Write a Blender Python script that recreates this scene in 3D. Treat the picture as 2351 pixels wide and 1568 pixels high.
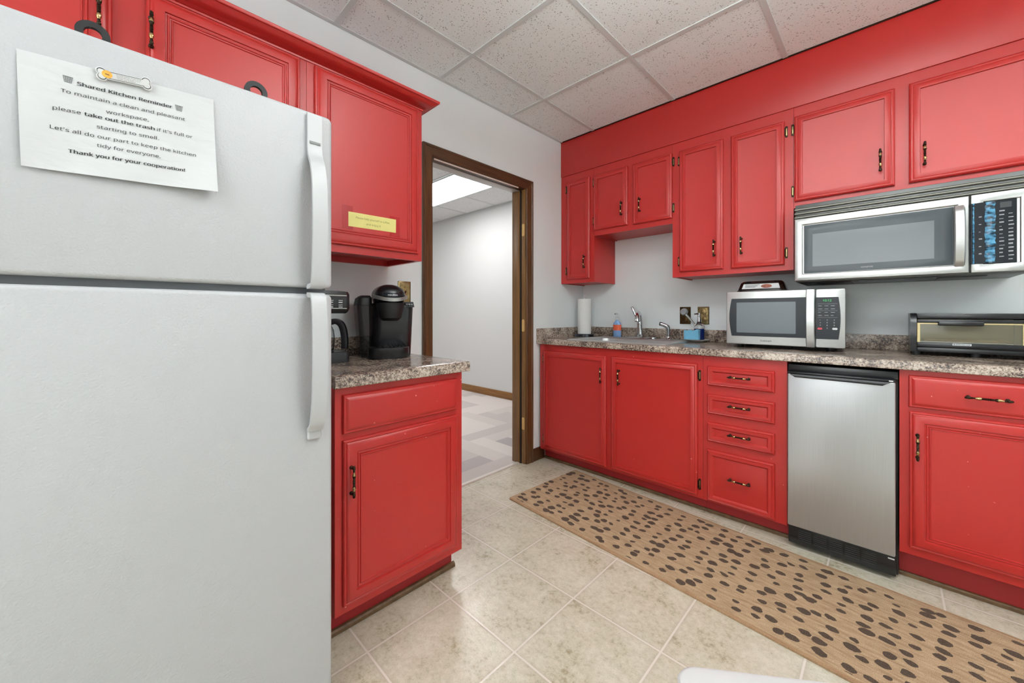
import bpy, bmesh, math, random
from mathutils import Vector, Matrix
random.seed(7)
for o in list(bpy.data.objects): bpy.data.objects.remove(o)
S = bpy.context.scene
COL = S.collection
PI = math.pi
# ------------------------------------------------------------------ camera, world, exposure
cam = bpy.data.cameras.new('camera'); co = bpy.data.objects.new('camera', cam); COL.objects.link(co)
co.location = (1.931, 0, 1.12); co.rotation_euler = (PI/2, 0, math.radians(44.04))
cam.sensor_width = 36; cam.lens = 890.16*36/2351; cam.shift_y = -64.45/2351; cam.clip_start = .02
S.camera = co
W = bpy.data.worlds.new('world'); S.world = W; W.use_nodes = True
W.node_tree.nodes['Background'].inputs[0].default_value = (.8, .85, .9, 1)
W.node_tree.nodes['Background'].inputs[1].default_value = .05
S.view_settings.view_transform = 'Standard'; S.view_settings.look = 'None'
S.view_settings.exposure = 0.09; S.view_settings.gamma = 1; S.view_settings.use_curve_mapping = False
S.cycles.max_bounces = 10; S.cycles.diffuse_bounces = 6; S.cycles.glossy_bounces = 5
S.cycles.transmission_bounces = 8; S.cycles.caustics_reflective = False; S.cycles.sample_clamp_indirect = 6
S.cycles.use_denoising = True
FILL_UPLIGHT = 23.0   # upward radiance of the added hung fill lamps
FILL_TINT = (.965, 1, .99, 1)
FILL_LAMP = 8.0      # downward radiance of the unseen hung lamps added as fill
WINDOW_FILL = 3.6           # radiance of the bright window added behind the camera as fill
OFFICE_LAMP = 9.0       # radiance of the lamps in the room beyond the doorway

# ------------------------------------------------------------------ materials
def lin(c):
    return tuple(((v/255)/12.92 if v/255 <= .04045 else ((v/255+.055)/1.055)**2.4) for v in c)+(1,)
class NT:
    def __init__(s, name):
        s.m = bpy.data.materials.new(name); s.m.use_nodes = True
        s.t = s.m.node_tree; s.b = s.t.nodes['Principled BSDF']
    def n(s, typ, props=None, **ins):
        nd = s.t.nodes.new(typ)
        for k, v in (props or {}).items(): setattr(nd, k, v)
        for k, v in ins.items():
            key = int(k[1:]) if k[0] == 'i' and k[1:].isdigit() else k.replace('_', ' ')
            s.put(nd.inputs[key], v)
        return nd
    def put(s, sock, v):
        if hasattr(v, 'is_output') or isinstance(v, bpy.types.NodeSocket): s.t.links.new(v, sock)
        elif isinstance(v, bpy.types.Node): s.t.links.new(v.outputs[0], sock)
        else: sock.default_value = v
    def math(s, op, a, b=0, c=0): return s.n('ShaderNodeMath', {'operation': op}, i0=a, i1=b, i2=c).outputs[0]
    def mix(s, f, a, b): 
        nd = s.n('ShaderNodeMix', {'data_type': 'RGBA'})
        s.put(nd.inputs[0], f); s.put(nd.inputs[6], a); s.put(nd.inputs[7], b); return nd.outputs[2]
    def ramp(s, f, stops, interp='LINEAR'):
        nd = s.n('ShaderNodeValToRGB'); nd.color_ramp.interpolation = interp
        while len(nd.color_ramp.elements) < len(stops): nd.color_ramp.elements.new(1)
        for e, (p, c) in zip(nd.color_ramp.elements, stops): e.position = p; e.color = c
        s.put(nd.inputs[0], f); return nd.outputs[0]
    def noise(s, scale, vec=None, detail=3, rough=.5):
        nd = s.n('ShaderNodeTexNoise', Scale=scale, Detail=detail, Roughness=rough)
        if vec is not None: s.put(nd.inputs['Vector'], vec)
        return nd.outputs[0]
    def voro(s, scale, vec=None, rnd=1.0, feature='F1', dims='3D'):
        nd = s.n('ShaderNodeTexVoronoi', {'feature': feature, 'voronoi_dimensions': dims}, Scale=scale)
        nd.inputs['Randomness'].default_value = rnd
        if vec is not None: s.put(nd.inputs['Vector'], vec)
        return nd
    def obj(s): return s.n('ShaderNodeTexCoord').outputs['Object']
    def pos(s): return s.n('ShaderNodeNewGeometry').outputs['Position']
    def sc(s, vec, k): return s.n('ShaderNodeVectorMath', {'operation': 'MULTIPLY'}, i0=vec, i1=k).outputs[0]
    def bump(s, h, strength, dist=.002):
        nd = s.n('ShaderNodeBump', Strength=strength, Distance=dist, Height=h); s.put(s.b.inputs['Normal'], nd.outputs[0])
    def base(s, v): s.put(s.b.inputs['Base Color'], v)
    def set(s, **k):
        for a, v in k.items(): s.put(s.b.inputs[a.replace('_', ' ')], v)
        return s
def simple(name, c, rough=.5, metal=0, var=0, vs=6, bump=None, **kw):
    t = NT(name); c = lin(c); t.set(Roughness=rough, Metallic=metal, **kw)
    if var:
        d = tuple(v*(1-var) for v in c[:3])+(1,); u = tuple(min(1, v*(1+var)) for v in c[:3])+(1,)
        t.base(t.ramp(t.noise(vs, t.pos(), 4), [(.3, d), (.7, u)]))
    else: t.base(c)
    if bump: t.bump(t.noise(bump[0], t.pos(), 2), bump[1], bump[2] if len(bump) > 2 else .001)
    return t.m
M = {}
M['wall'] = simple('wall_paint', (232, 237, 239), .55, var=.02, vs=1.5, bump=(300, .08))
M['white_wall'] = simple('far_wall_paint', (216, 217, 217), .6, bump=(300, .05))
M['white_flat'] = simple('plain_white', (205, 205, 203), .8)
M['gridbar'] = simple('grid_enamel', (202, 206, 206), .45)
M['black'] = simple('black_plastic', (26, 27, 30), .24)
M['black_matte'] = simple('black_matte', (20, 20, 21), .55)
M['charcoal'] = simple('charcoal_plastic', (44, 46, 49), .42)
M['dark_metal'] = simple('grey_underside', (96, 97, 96), .45, .6)
M['gasket'] = simple('grey_gasket', (96, 99, 102), .6)
M['white_plastic'] = simple('white_plastic', (206, 206, 206), .35)
M['towel'] = simple('paper_towel', (236, 236, 234), .9, bump=(220, .25))
M['ink'] = simple('black_ink', (38, 38, 42), .7)
M['ink_grey'] = simple('grey_ink', (128, 128, 130), .7)
M['print_white'] = simple('white_print', (205, 208, 210), .5)
M['print_grey'] = simple('grey_print', (150, 152, 155), .5)
M['chrome'] = simple('chrome', (205, 207, 210), .08, 1)
M['steel_dark'] = simple('sink_steel', (205, 206, 205), .42, 1, bump=(400, .05))
M['silver'] = simple('silver_plastic', (165, 164, 160), .28, .7)
M['louvre'] = simple('louvre_grey', (128, 127, 119), .4, .5)
M['brass'] = simple('old_brass', (170, 148, 104), .3, 1, var=.25, vs=60)
M['brass_hi'] = simple('worn_brass', (176, 150, 106), .26, 1)
M['bronze'] = simple('dark_bronze', (52, 42, 30), .34, .85)
M['plate_brass'] = simple('embossed_brass', (150, 132, 92), .34, 1, var=.35, vs=45, bump=(70, .5, .003))
M['plate_dark'] = simple('tarnished_brass', (84, 66, 40), .36, .9, var=.4, vs=50, bump=(70, .5, .003))
M['gold_trim'] = simple('pale_gold_trim', (204, 188, 140), .35, .35)
M['sponge'] = simple('blue_sponge', (120, 186, 220), .9, bump=(160, .8, .004))
M['orange'] = simple('orange_spot', (222, 160, 62), .6, var=.15, vs=120)
M['yellow'] = simple('yellow_label', (226, 216, 134), .6, var=.04, vs=20)
M['amber'] = simple('orange_label', (226, 98, 62), .4)
M['lblue'] = simple('pale_blue_label', (132, 168, 216), .35)
M['green_led'] = NT('green_digits').set(Base_Color=lin((20, 40, 20)), Emission_Color=lin((60, 210, 110)), Emission_Strength=.9).m
M['red_btn'] = simple('red_button', (196, 62, 72), .5)
M['groove'] = simple('groove_shadow_tone', (20, 14, 9), .7)
M['head_grey'] = simple('pale_grey_strip', (196, 194, 192), .4, .2)
M['raw_wood'] = simple('bare_wood', (212, 172, 112), .6, var=.1, vs=30)
M['streak_tone'] = simple('painted_streak', (214, 196, 184), .5)
M['threshold'] = simple('threshold_strip', (216, 210, 202), .35, .3)
M['film_blue'] = NT('blue_film').set(Roughness=.18).m
_t = NT('blue_film_tint'); _t.base(_t.ramp(_t.noise(38, _t.sc(_t.obj(), (1, 1, 2.2)), 5), [(.38, lin((18, 32, 42))), (.50, lin((54, 108, 140))), (.64, lin((84, 146, 180)))])); _t.set(Roughness=.15)
_t.bump(_t.noise(60, _t.obj(), 4), .6, .004); M['film_blue'] = _t.m
M['clear_film'] = NT('clear_film').set(Base_Color=lin((40, 46, 52)), Roughness=.2).m
M['glass_dark'] = NT('oven_glass').set(Base_Color=lin((112, 117, 120)), Specular_IOR_Level=.35, Roughness=.15).m
M['glass_frame'] = NT('oven_glass_border').set(Specular_IOR_Level=.3, Base_Color=lin((72, 78, 82)), Roughness=.18).m
M['mw_black'] = NT('glossy_black_glass').set(Base_Color=lin((30, 34, 39)), Specular_IOR_Level=.25, Roughness=.22).m
M['mw_window'] = NT('screened_window').set(Specular_IOR_Level=.3, Base_Color=lin((100, 107, 113)), Roughness=.2).m
def glass(name, c, rough=.02, ior=1.45):
    t = NT(name); t.set(Base_Color=lin(c), Roughness=rough, Transmission_Weight=1.0, IOR=ior); return t.m
M['clear'] = glass('clear_glass', (245, 248, 250))
M['smoke'] = glass('smoky_glass', (120, 126, 130), .04)
M['smoke2'] = NT('dark_reservoir').set(Base_Color=lin((34, 37, 40)), Roughness=.06, Alpha=.55).m
M['oven_pane'] = NT('oven_pane').set(Base_Color=lin((136, 132, 112)), Roughness=.05, Alpha=.45).m
M['acrylic'] = glass('blue_clear_acrylic', (170, 190, 220), .05)
M['blue_liquid'] = NT('blue_liquid').set(Base_Color=lin((16, 34, 92)), Roughness=.1).m
# red cabinet paint
t = NT('red_cabinet_paint')
n1 = t.noise(2.2, t.pos(), 3)
c = t.mix(n1, lin((172, 37, 34)), lin((180, 42, 38)))
ch = t.math('GREATER_THAN', t.noise(75, t.pos(), 2, .4), .785)
ch = t.math('MULTIPLY', ch, t.math('LESS_THAN', t.n('ShaderNodeSeparateXYZ', i0=t.pos()).outputs[2], .9))
c = t.mix(ch, c, lin((226, 150, 140)))
t.base(c); t.set(Roughness=.36); t.bump(t.noise(240, t.pos(), 2), .05, .001)
M['red'] = t.m
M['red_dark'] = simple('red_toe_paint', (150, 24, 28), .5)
M['tape'] = NT('clear_tape').set(Base_Color=lin((168, 34, 34)), Roughness=.25).m
# white textured refrigerator enamel
t = NT('pebbled_white_enamel'); t.base(lin((184, 185, 188))); t.set(Roughness=.4)
t.bump(t.math('ADD', t.noise(200, t.pos(), 3), t.voro(240, t.pos()).outputs['Distance']), .32, .0012); M['fridge'] = t.m
M['fridge_smooth'] = simple('smooth_white_enamel', (184, 185, 187), .32)
# paper
t = NT('note_paper'); t.base(lin((204, 205, 207))); t.set(Roughness=.75)
t.bump(t.noise(12, t.sc(t.obj(), (1, 1, 3)), 3), .35, .006); M['paper'] = t.m
# brushed steel
def steel(name, c, vec, rough=.3):
    t = NT(name); n = t.noise(1, t.sc(t.pos(), vec), 4, .7); t.set(Metallic=.8)
    c = lin(c); t.base(t.ramp(n, [(.25, tuple(v*.86 for v in c[:3])+(1,)), (.75, c)]))
    t.put(t.b.inputs['Roughness'], t.math('MULTIPLY_ADD', n, .14, rough-.05)); t.bump(n, .03, .001); return t.m
M['steel_v'] = steel('brushed_steel_upright', (196, 198, 201), (500, 500, 5), .33)
M['steel_h'] = steel('brushed_steel_level', (196, 197, 196), (6, 500, 500), .3)
# acoustic ceiling tile
def tile_mat(name, c, dots=True):
    t = NT(name); p = t.pos()
    w = t.n('ShaderNodeVectorMath', {'operation': 'MULTIPLY_ADD'}, i0=t.n('ShaderNodeTexNoise', Scale=30).outputs['Color'], i1=(.02, .02, 0), i2=p).outputs[0]
    v = t.voro(88, w).outputs['Distance']
    k = t.math('LESS_THAN', v, t.math('MULTIPLY_ADD', t.noise(28, p, 3), .62, -.10))
    k2 = t.math('GREATER_THAN', t.noise(230, p, 3, .6), .635)
    d = t.math('MINIMUM', t.math('ADD', k, t.math('MULTIPLY', k2, .45)), 1)
    c = lin(c)
    t.base(t.mix(t.math('MULTIPLY', d, .62), c, lin((120, 118, 114)))); t.set(Roughness=.9)
    t.bump(t.math('SUBTRACT', t.noise(120, p, 3), d), .35, .002); return t.m
M['tile'] = tile_mat('acoustic_tile', (232, 237, 238))
M['tile_far'] = tile_mat('acoustic_tile_plain', (228, 228, 227))
# vinyl floor
t = NT('vinyl_floor_tile'); p = t.pos(); sx = t.n('ShaderNodeSeparateXYZ', i0=p)
def gl(v, off, per, w):
    f = t.math('FRACT', t.math('DIVIDE', t.math('SUBTRACT', v, off-per*20), per))
    d = t.math('ABSOLUTE', t.math('SUBTRACT', f, .5)); return t.math('MULTIPLY', t.math('SUBTRACT', .5, d), per)
gx = gl(sx.outputs[0], .697, .348, 0); gy = gl(sx.outputs[1], .9265, .3375, 0); gd = t.math('MINIMUM', gx, gy)
n1 = t.noise(7, p, 5, .6); n2 = t.noise(46, p, 5, .75); n3 = t.noise(180, p, 3, .7)
tc = t.ramp(t.math('ADD', t.math('MULTIPLY', n1, .45), t.math('MULTIPLY', n2, .55)), [(.36, lin((158, 147, 121))), (.46, lin((193, 186, 166))), (.6, lin((211, 205, 188)))])
tc = t.mix(t.math('MULTIPLY', t.math('GREATER_THAN', n3, .62), .35), tc, lin((136, 118, 98)))
edge = t.math('SMOOTH_MIN', t.math('DIVIDE', gd, .016), 1, .2)
tc = t.mix(edge, t.mix(.5, tc, lin((176, 164, 148))), tc)
grout = t.math('LESS_THAN', gd, .0032)
t.base(t.mix(grout, tc, lin((218, 210, 200))))
t.set(Roughness=.2, Specular_IOR_Level=.6)
t.bump(t.math('ADD', t.math('MULTIPLY', t.noise(110, p, 4, .7), .8), t.math('MULTIPLY', t.math('MINIMUM', t.math('DIVIDE', gd, .006), 1), .6)), .22, .003)
M['vinyl'] = t.m
# granite look laminate
def laminate(name, streak):
    t = NT(name); p = t.pos()
    q = t.sc(p, streak)
    a = t.noise(9, q, 4, .65); b = t.noise(95, q, 6, .72); v = t.voro(330, q).outputs['Color']
    vv = t.n('ShaderNodeSeparateColor', i0=v).outputs[0]
    f = t.math('ADD', t.math('ADD', t.math('MULTIPLY', a, .34), t.math('MULTIPLY', b, .56)), t.math('MULTIPLY', vv, .10))
    t.base(t.ramp(f, [(.38, lin((38, 32, 32))), (.44, lin((84, 72, 67))), (.485, lin((132, 114, 102))), (.54, lin((176, 160, 146))), (.64, lin((208, 196, 184)))]))
    t.set(Roughness=.2); t.bump(b, .02, .001); return t.m
M['granite'] = laminate('granite_laminate', (1, 1, 1))
# brown trim wood
def wood(name, a, b, vec, rough=.35):
    t = NT(name); p = t.sc(t.pos(), vec); n = t.noise(1, p, 5, .65)
    t.base(t.ramp(n, [(.3, lin(a)), (.7, lin(b))])); t.set(Roughness=rough); t.bump(n, .05, .001); return t.m
M['wood'] = wood('brown_stained_wood', (58, 34, 17), (104, 66, 34), (60, 60, 3))
M['wood_h'] = wood('brown_stained_wood_level', (54, 32, 17), (92, 58, 32), (60, 3, 60))
M['wood_lt'] = wood('lighter_brown_wood', (106, 74, 40), (140, 102, 60), (60, 60, 3))
M['oak'] = wood('oak_baseboard', (120, 80, 38), (158, 112, 60), (4, 60, 60))
M['shoe'] = wood('brown_shoe_strip', (78, 56, 34), (120, 92, 60), (30, 30, 60), .5)
# rug
t = NT('spotted_jute_rug'); o = t.obj(); s3 = t.n('ShaderNodeSeparateXYZ', i0=o)
warp = t.n('ShaderNodeVectorMath', {'operation': 'MULTIPLY_ADD'}, i0=t.n('ShaderNodeTexNoise', Scale=14, Detail=3).outputs['Color'], i1=(.028, .022, 0), i2=o).outputs[0]
v = t.voro(1, t.sc(warp, (14.5, 19.0, 1)), .6, dims='2D')
spot = t.math('LESS_THAN', t.math('MULTIPLY_ADD', t.noise(70, o, 3), .16, t.math('SUBTRACT', v.outputs['Distance'], .08)), t.math('MULTIPLY_ADD', t.noise(11, o, 2), .62, -.055))
inb = t.math('LESS_THAN', t.math('ABSOLUTE', s3.outputs[1]), .288)
spot = t.math('MULTIPLY', spot, inb)
st = t.noise(1, t.sc(warp, (12, 80, 1)), 5, .7); wv = t.noise(1, t.sc(o, (420, 420, 1)), 2)
base = t.ramp(st, [(.3, lin((142, 115, 88))), (.5, lin((174, 147, 116))), (.7, lin((194, 169, 138)))])
base = t.mix(t.math('MULTIPLY', t.math('GREATER_THAN', wv, .54), .5), base, lin((128, 98, 70)))
dk = t.mix(t.math('MULTIPLY', t.math('GREATER_THAN', wv, .54), .5), lin((66, 54, 46)), lin((120, 94, 70)))
edge2 = t.math('MULTIPLY', t.math('GREATER_THAN', t.math('ABSOLUTE', s3.outputs[1]), .3), .35)
base = t.mix(edge2, base, lin((146, 98, 60)))
t.base(t.mix(spot, base, dk)); t.set(Roughness=.95); t.bump(t.math('ADD', wv, st), .5, .003)
M['rug'] = t.m
M['rug_edge'] = simple('rug_binding', (128, 92, 60), .9, var=.15, vs=90)
CARP = []
for k, c in enumerate([(212, 203, 198), (194, 185, 181), (176, 167, 166), (148, 140, 142), (204, 195, 190)]):
    CARP.append(simple('plank_carpet_%s' % 'abcde'[k], c, .95, var=.1, vs=230, bump=(400, .4)))
M['lamp'] = NT('fill_lamp_diffuser').set(Base_Color=(.9, .9, .9, 1), Emission_Color=FILL_TINT, Emission_Strength=FILL_LAMP).m
M['fill_up'] = NT('fill_lamp_uplight').set(Base_Color=(.9, .9, .9, 1), Emission_Color=FILL_TINT, Emission_Strength=FILL_UPLIGHT).m
M['lamp_far'] = NT('office_lamp_diffuser').set(Base_Color=(.9, .9, .9, 1), Emission_Color=(1, .99, .98, 1), Emission_Strength=OFFICE_LAMP).m
M['glow'] = NT('added_window_glow').set(Base_Color=(.8, .8, .8, 1), Emission_Color=(.95, .99, 1, 1), Emission_Strength=WINDOW_FILL).m
M['lamp_near_door'] = NT('doorway_lamp_diffuser').set(Base_Color=(.9, .9, .9, 1), Emission_Color=(1, .99, .98, 1), Emission_Strength=OFFICE_LAMP*1.5).m
M['food'] = simple('brown_pastry', (136, 74, 58), .6, var=.3, vs=60)

# ------------------------------------------------------------------ mesh building
def TB(y0): return lambda u, v, n: (u, y0-n, v)      # faces the room from the sink wall
def TA(x0): return lambda u, v, n: (x0+n, u, v)      # faces the room from the refrigerator wall
def TZ(z0): return lambda u, v, n: (u, v, z0+n)
def rrect(u0, v0, u1, v1, r, seg=5):
    P = []
    for cx, cy, a in ((u1-r, v0+r, -90), (u1-r, v1-r, 0), (u0+r, v1-r, 90), (u0+r, v0+r, 180)):
        for k in range(seg+1):
            b = math.radians(a+90*k/seg); P.append((cx+r*math.cos(b), cy+r*math.sin(b)))
    return P
class MB:
    def __init__(s): s.v = []; s.f = []; s.m = []
    def raw(s, vs, fs, m=0):
        b = len(s.v); s.v += [tuple(p) for p in vs]
        for i, f in enumerate(fs): s.f.append([b+k for k in f]); s.m.append(m if not isinstance(m, list) else m[i])
        return s
    def box(s, a, b, bev=0, m=0, seg=2):
        lo = [min(a[i], b[i]) for i in range(3)]; hi = [max(a[i], b[i]) for i in range(3)]
        bm = bmesh.new(); bmesh.ops.create_cube(bm, size=1)
        for v in bm.verts: v.co = Vector([(lo[i]+hi[i])/2+v.co[i]*(hi[i]-lo[i]) for i in range(3)])
        if bev: bmesh.ops.bevel(bm, geom=bm.edges[:], offset=min(bev, min(hi[i]-lo[i] for i in range(3))*.49), segments=seg, profile=.5, affect='EDGES')
        bm.verts.index_update(); s.raw([v.co[:] for v in bm.verts], [[v.index for v in f.verts] for f in bm.faces], m); bm.free(); return s
    def loft(s, rings, m=0, cap=True, closed=True):
        n = len(rings[0]); vs = [p for r in rings for p in r]; fs = []
        for i in range(len(rings)-1):
            for j in range(n if closed else n-1): k = (j+1) % n; fs.append([i*n+j, i*n+k, (i+1)*n+k, (i+1)*n+j])
        ms = []
        if isinstance(m, list):
            for i in range(len(rings)-1): ms += [m[i]]*(n if closed else n-1)
        if cap: fs.append(list(range(n))[::-1]); fs.append([(len(rings)-1)*n+j for j in range(n)]); ms += [m[0], m[-1]] if isinstance(m, list) else []
        return s.raw(vs, fs, ms if isinstance(m, list) else m)
    def prism(s, poly, T, n0, n1, m=0, bev=0):
        if not bev: return s.loft([[T(u, v, n0) for u, v in poly], [T(u, v, n1) for u, v in poly]], m)
        cx = sum(p[0] for p in poly)/len(poly); cy = sum(p[1] for p in poly)/len(poly)
        def ins(d):
            out = []; L = len(poly)
            for i in range(L):
                a = Vector(poly[i-1]); b = Vector(poly[i]); c = Vector(poly[(i+1) % L])
                e = (c-a); e = e.normalized() if e.length > 1e-9 else Vector((1, 0)); nn = Vector((-e.y, e.x)); out.append(tuple(b+nn*d))
            return out
        A = sum(poly[i-1][0]*poly[i][1]-poly[i][0]*poly[i-1][1] for i in range(len(poly)))
        sg = 1 if A > 0 else -1; d = abs(n1-n0)/(n1-n0)
        R = [[T(u, v, n0) for u, v in poly], [T(u, v, n1-d*bev) for u, v in poly]]
        for k in (.3, .65, 1):
            a = k*PI/2; R.append([T(u, v, n1-d*bev*(1-math.sin(a))) for u, v in ins(sg*bev*(1-math.cos(a)))])
        return s.loft(R, m)
    def panel(s, T, u0, v0, u1, v1, prof, m=0):
        R = [[T(u0+i, v0+i, n), T(u1-i, v0+i, n), T(u1-i, v1-i, n), T(u0+i, v1-i, n)] for i, n in prof]
        R = [[T(u, v, n) for (u, v, n) in []]] if False else R
        return s.loft(R, m)
    def lathe(s, prof, org, axis=(0, 0, 1), seg=24, m=0, cap=True):
        ax = Vector(axis).normalized(); a = ax.orthogonal().normalized(); b = ax.cross(a); o = Vector(org)
        R = [[tuple(o+ax*h+(a*math.cos(2*PI*k/seg)+b*math.sin(2*PI*k/seg))*max(r, 1e-5)) for k in range(seg)] for r, h in prof]
        return s.loft(R, m, cap)
    def tube(s, pts, r, seg=10, m=0):
        P = [Vector(p) for p in pts]; n = len(P); rr = r if isinstance(r, (list, tuple)) else [r]*n
        t0 = (P[1]-P[0]).normalized(); a = t0.orthogonal().normalized(); R = []
        for i in range(n):
            t = (P[min(i+1, n-1)]-P[max(i-1, 0)]).normalized(); a = (a-t*a.dot(t)).normalized(); b = t.cross(a)
            R.append([tuple(P[i]+(a*math.cos(2*PI*k/seg)+b*math.sin(2*PI*k/seg))*rr[i]) for k in range(seg)])
        return s.loft(R, m)
    def sweep(s, pts, sec, side, m=0):
        P = [Vector(p) for p in pts]; Q = []
        for i in range(len(P)-1):
            a, b, c, d = P[max(i-1, 0)], P[i], P[i+1], P[min(i+2, len(P)-1)]
            for k in range(4): x = k/4; Q.append(.5*(2*b+(c-a)*x+(2*a-5*b+4*c-d)*x*x+(3*b-3*c+d-a)*x**3))
        P = Q+[P[-1]]; sd = Vector(side).normalized(); R = []; n = len(P)
        for i in range(n):
            t = (P[min(i+1, n-1)]-P[max(i-1, 0)]).normalized(); nn = sd.cross(t).normalized()
            k = sec(i/(n-1)) if callable(sec) else sec
            R.append([tuple(P[i]+sd*a+nn*b) for a, b in k])
        return s.loft(R, m)
    def xf(s, mat): s.v = [tuple(mat @ Vector(p)) for p in s.v]; return s
BASE = {}
def finish(mb, name, mats, base=(0, 0, 0), angle=35):
    if not isinstance(mats, (list, tuple)): mats = [mats]
    me = bpy.data.meshes.new(name)
    me.from_pydata([(p[0]-base[0], p[1]-base[1], p[2]-base[2]) for p in mb.v], [], mb.f)
    for k in mats: me.materials.append(M[k] if isinstance(k, str) else k)
    me.polygons.foreach_set('material_index', mb.m)
    bm = bmesh.new(); bm.from_mesh(me); bmesh.ops.recalc_face_normals(bm, faces=bm.faces[:]); bm.to_mesh(me); bm.free()
    me.polygons.foreach_set('use_smooth', [len(p.vertices) <= 4 for p in me.polygons]); me.set_sharp_from_angle(angle=math.radians(angle)); me.update()
    return me
def link(name, me): o = bpy.data.objects.new(name, me); COL.objects.link(o); return o
def tag(o, label, cat, group=None, kind=None):
    if label: o['label'] = label
    if cat: o['category'] = cat
    if group: o['group'] = group
    if kind: o['kind'] = kind
    return o
def thing(name, label, cat, loc, rot=0, group=None, kind=None, local=False):
    o = link(name, None); o.location = loc; o.rotation_euler = (0, 0, rot); o.empty_display_size = .05
    BASE[o.name] = (0, 0, 0) if local else tuple(loc); return tag(o, label, cat, group, kind)
def part(name, mb, mats, parent, label=None, angle=35):
    b = BASE[parent.name]; o = link(name, finish(mb, name, mats, b, angle)); o.parent = parent; BASE[o.name] = b
    if label: o['label'] = label
    return o
def solo(name, mb, mats, label, cat, base=(0, 0, 0), rot=0, group=None, kind=None, local=False, angle=35):
    o = link(name, finish(mb, name, mats, (0, 0, 0) if local else base, angle)); o.location = base; o.rotation_euler = (0, 0, rot)
    BASE[o.name] = (0, 0, 0) if local else tuple(base); return tag(o, label, cat, group, kind)
FONT = None
try:
    import os
    FONT = bpy.data.fonts.load(os.path.join(bpy.utils.system_resource('DATAFILES'), 'fonts', 'NotoSansMath-Regular.woff2'))
except Exception: FONT = None
def text_verts(s, bold=0.0):
    cu = bpy.data.curves.new('letters', 'FONT'); cu.body = s; cu.size = 1; cu.offset = bold; cu.resolution_u = 3
    if FONT: cu.font = FONT
    o = bpy.data.objects.new('letters', cu); COL.objects.link(o); dg = bpy.context.evaluated_depsgraph_get(); dg.update()
    me = bpy.data.meshes.new_from_object(o.evaluated_get(dg)); V = [tuple(v.co) for v in me.vertices]; F = [list(p.vertices) for p in me.polygons]
    bpy.data.objects.remove(o); bpy.data.curves.remove(cu); bpy.data.meshes.remove(me); return V, F
def text(mb, s, T, p0, width, n, slope=0.0, bold=0.0, height=None, m=0, bend=None):
    V, F = text_verts(s, bold); x0 = min(v[0] for v in V); x1 = max(v[0] for v in V); k = width/(x1-x0); kv = k if height is None else height/.72
    out = []
    for x, y, z in V:
        u = p0[0]+(x-x0)*k; v = p0[1]+y*kv+slope*(u-p0[0]); out.append(T(u, v, n if bend is None else bend(u, v)+n))
    return mb.raw(out, F, m)

# ------------------------------------------------------------------ room shell
CZ = 2.5236; YB = 2.899; XR = 4.3; YF = -2.6; FZ = 2.57; FY = 3.595; FX = -5.0
b = MB()
b.box((-.13, YF, 0), (0, 1.30, CZ+.08)).box((-.13, 2.15, 0), (0, FY+.1, CZ+.08)).box((-.13, 1.30, 2.055), (0, 2.15, CZ+.08))
solo('wall_left', b, 'wall', 'pale grey wall with the doorway and the refrigerator against it', 'wall', kind='structure')
solo('wall_back', MB().box((0.001, YB, 0), (XR, YB+.12, CZ+.08)), 'wall', 'pale grey wall behind the sink counter', 'wall', kind='structure')
solo('wall_right', MB().box((XR, YF, 0), (XR+.12, YB+.12, CZ+.08)), 'wall', 'pale grey wall at the far end of the sink counter', 'wall', kind='structure')
WX0, WX1, WZ0, WZ1 = .35, 2.55, .80, 2.20
b = MB().box((-.13, YF-.12, 0), (WX0, YF, CZ+.08)).box((WX1, YF-.12, 0), (XR+.12, YF, CZ+.08)).box((WX0, YF-.12, 0), (WX1, YF, WZ0)).box((WX0, YF-.12, WZ1), (WX1, YF, CZ+.08))
w_ = thing('added_window_1', 'added unseen daylight window with white frame behind the camera', 'window', ((WX0+WX1)/2, YF-.06, WZ0), kind='structure')  # unseen window added to throw soft frontal light on the sink wall
fr = MB(); ww = .05; wm = (WX0+WX1)/2
for p0, p1 in (((WX0, WZ0), (WX1, WZ0+ww)), ((WX0, WZ1-ww), (WX1, WZ1)), ((WX0, WZ0+ww), (WX0+ww, WZ1-ww)), ((WX1-ww, WZ0+ww), (WX1, WZ1-ww)), ((wm-.025, WZ0+ww), (wm+.025, WZ1-ww))): fr.box((p0[0], YF-.09, p0[1]), (p1[0], YF-.03, p1[1]))
part('added_window_frame', fr, 'white_plastic', w_); part('emitter', MB().box((WX0+ww, YF-.066, WZ0+ww), (WX1-ww, YF-.06, WZ1-ww)), 'glow', w_, 'added blind lit by daylight')
solo('wall_front', b, 'wall', 'pale grey wall opposite the sink counter', 'wall', kind='structure')
solo('floor', MB().box((-.06, YF-.1, -.06), (XR+.1, YB+.1, 0)), 'vinyl', 'beige stone look vinyl tile floor with pale grout lines', 'floor', kind='structure')
cl = solo('ceiling', MB().box((0.001, YF, CZ), (XR, YB, CZ+.06)), 'tile', 'suspended ceiling of speckled acoustic tiles', 'ceiling', kind='structure')
g = MB(); hb = .0122
xs = [.312+.6096*k for k in range(7)]; ys = [.1455+.6096*k for k in range(-4, 4)]
for x in xs: g.box((x-hb, YF+.001, CZ-.004), (x+hb, 2.572, CZ+.001))
for y in ys: g.box((.002, y-hb, CZ-.0045), (XR-.002, y+hb, CZ+.001))
g.box((.001, YF+.001, CZ-.005), (.024, 2.572, CZ+.001)); g.box((XR-.024, YF+.001, CZ-.005), (XR-.001, 2.572, CZ+.001))
part('ceiling_grid', g, 'gridbar', cl, 'light grey metal grid bars')
part('wall_angle', MB().box((.001, 2.566, CZ-.006), (XR-.001, 2.5735, CZ+.001)), 'bronze', cl, 'dark line along the red soffit')
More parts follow.
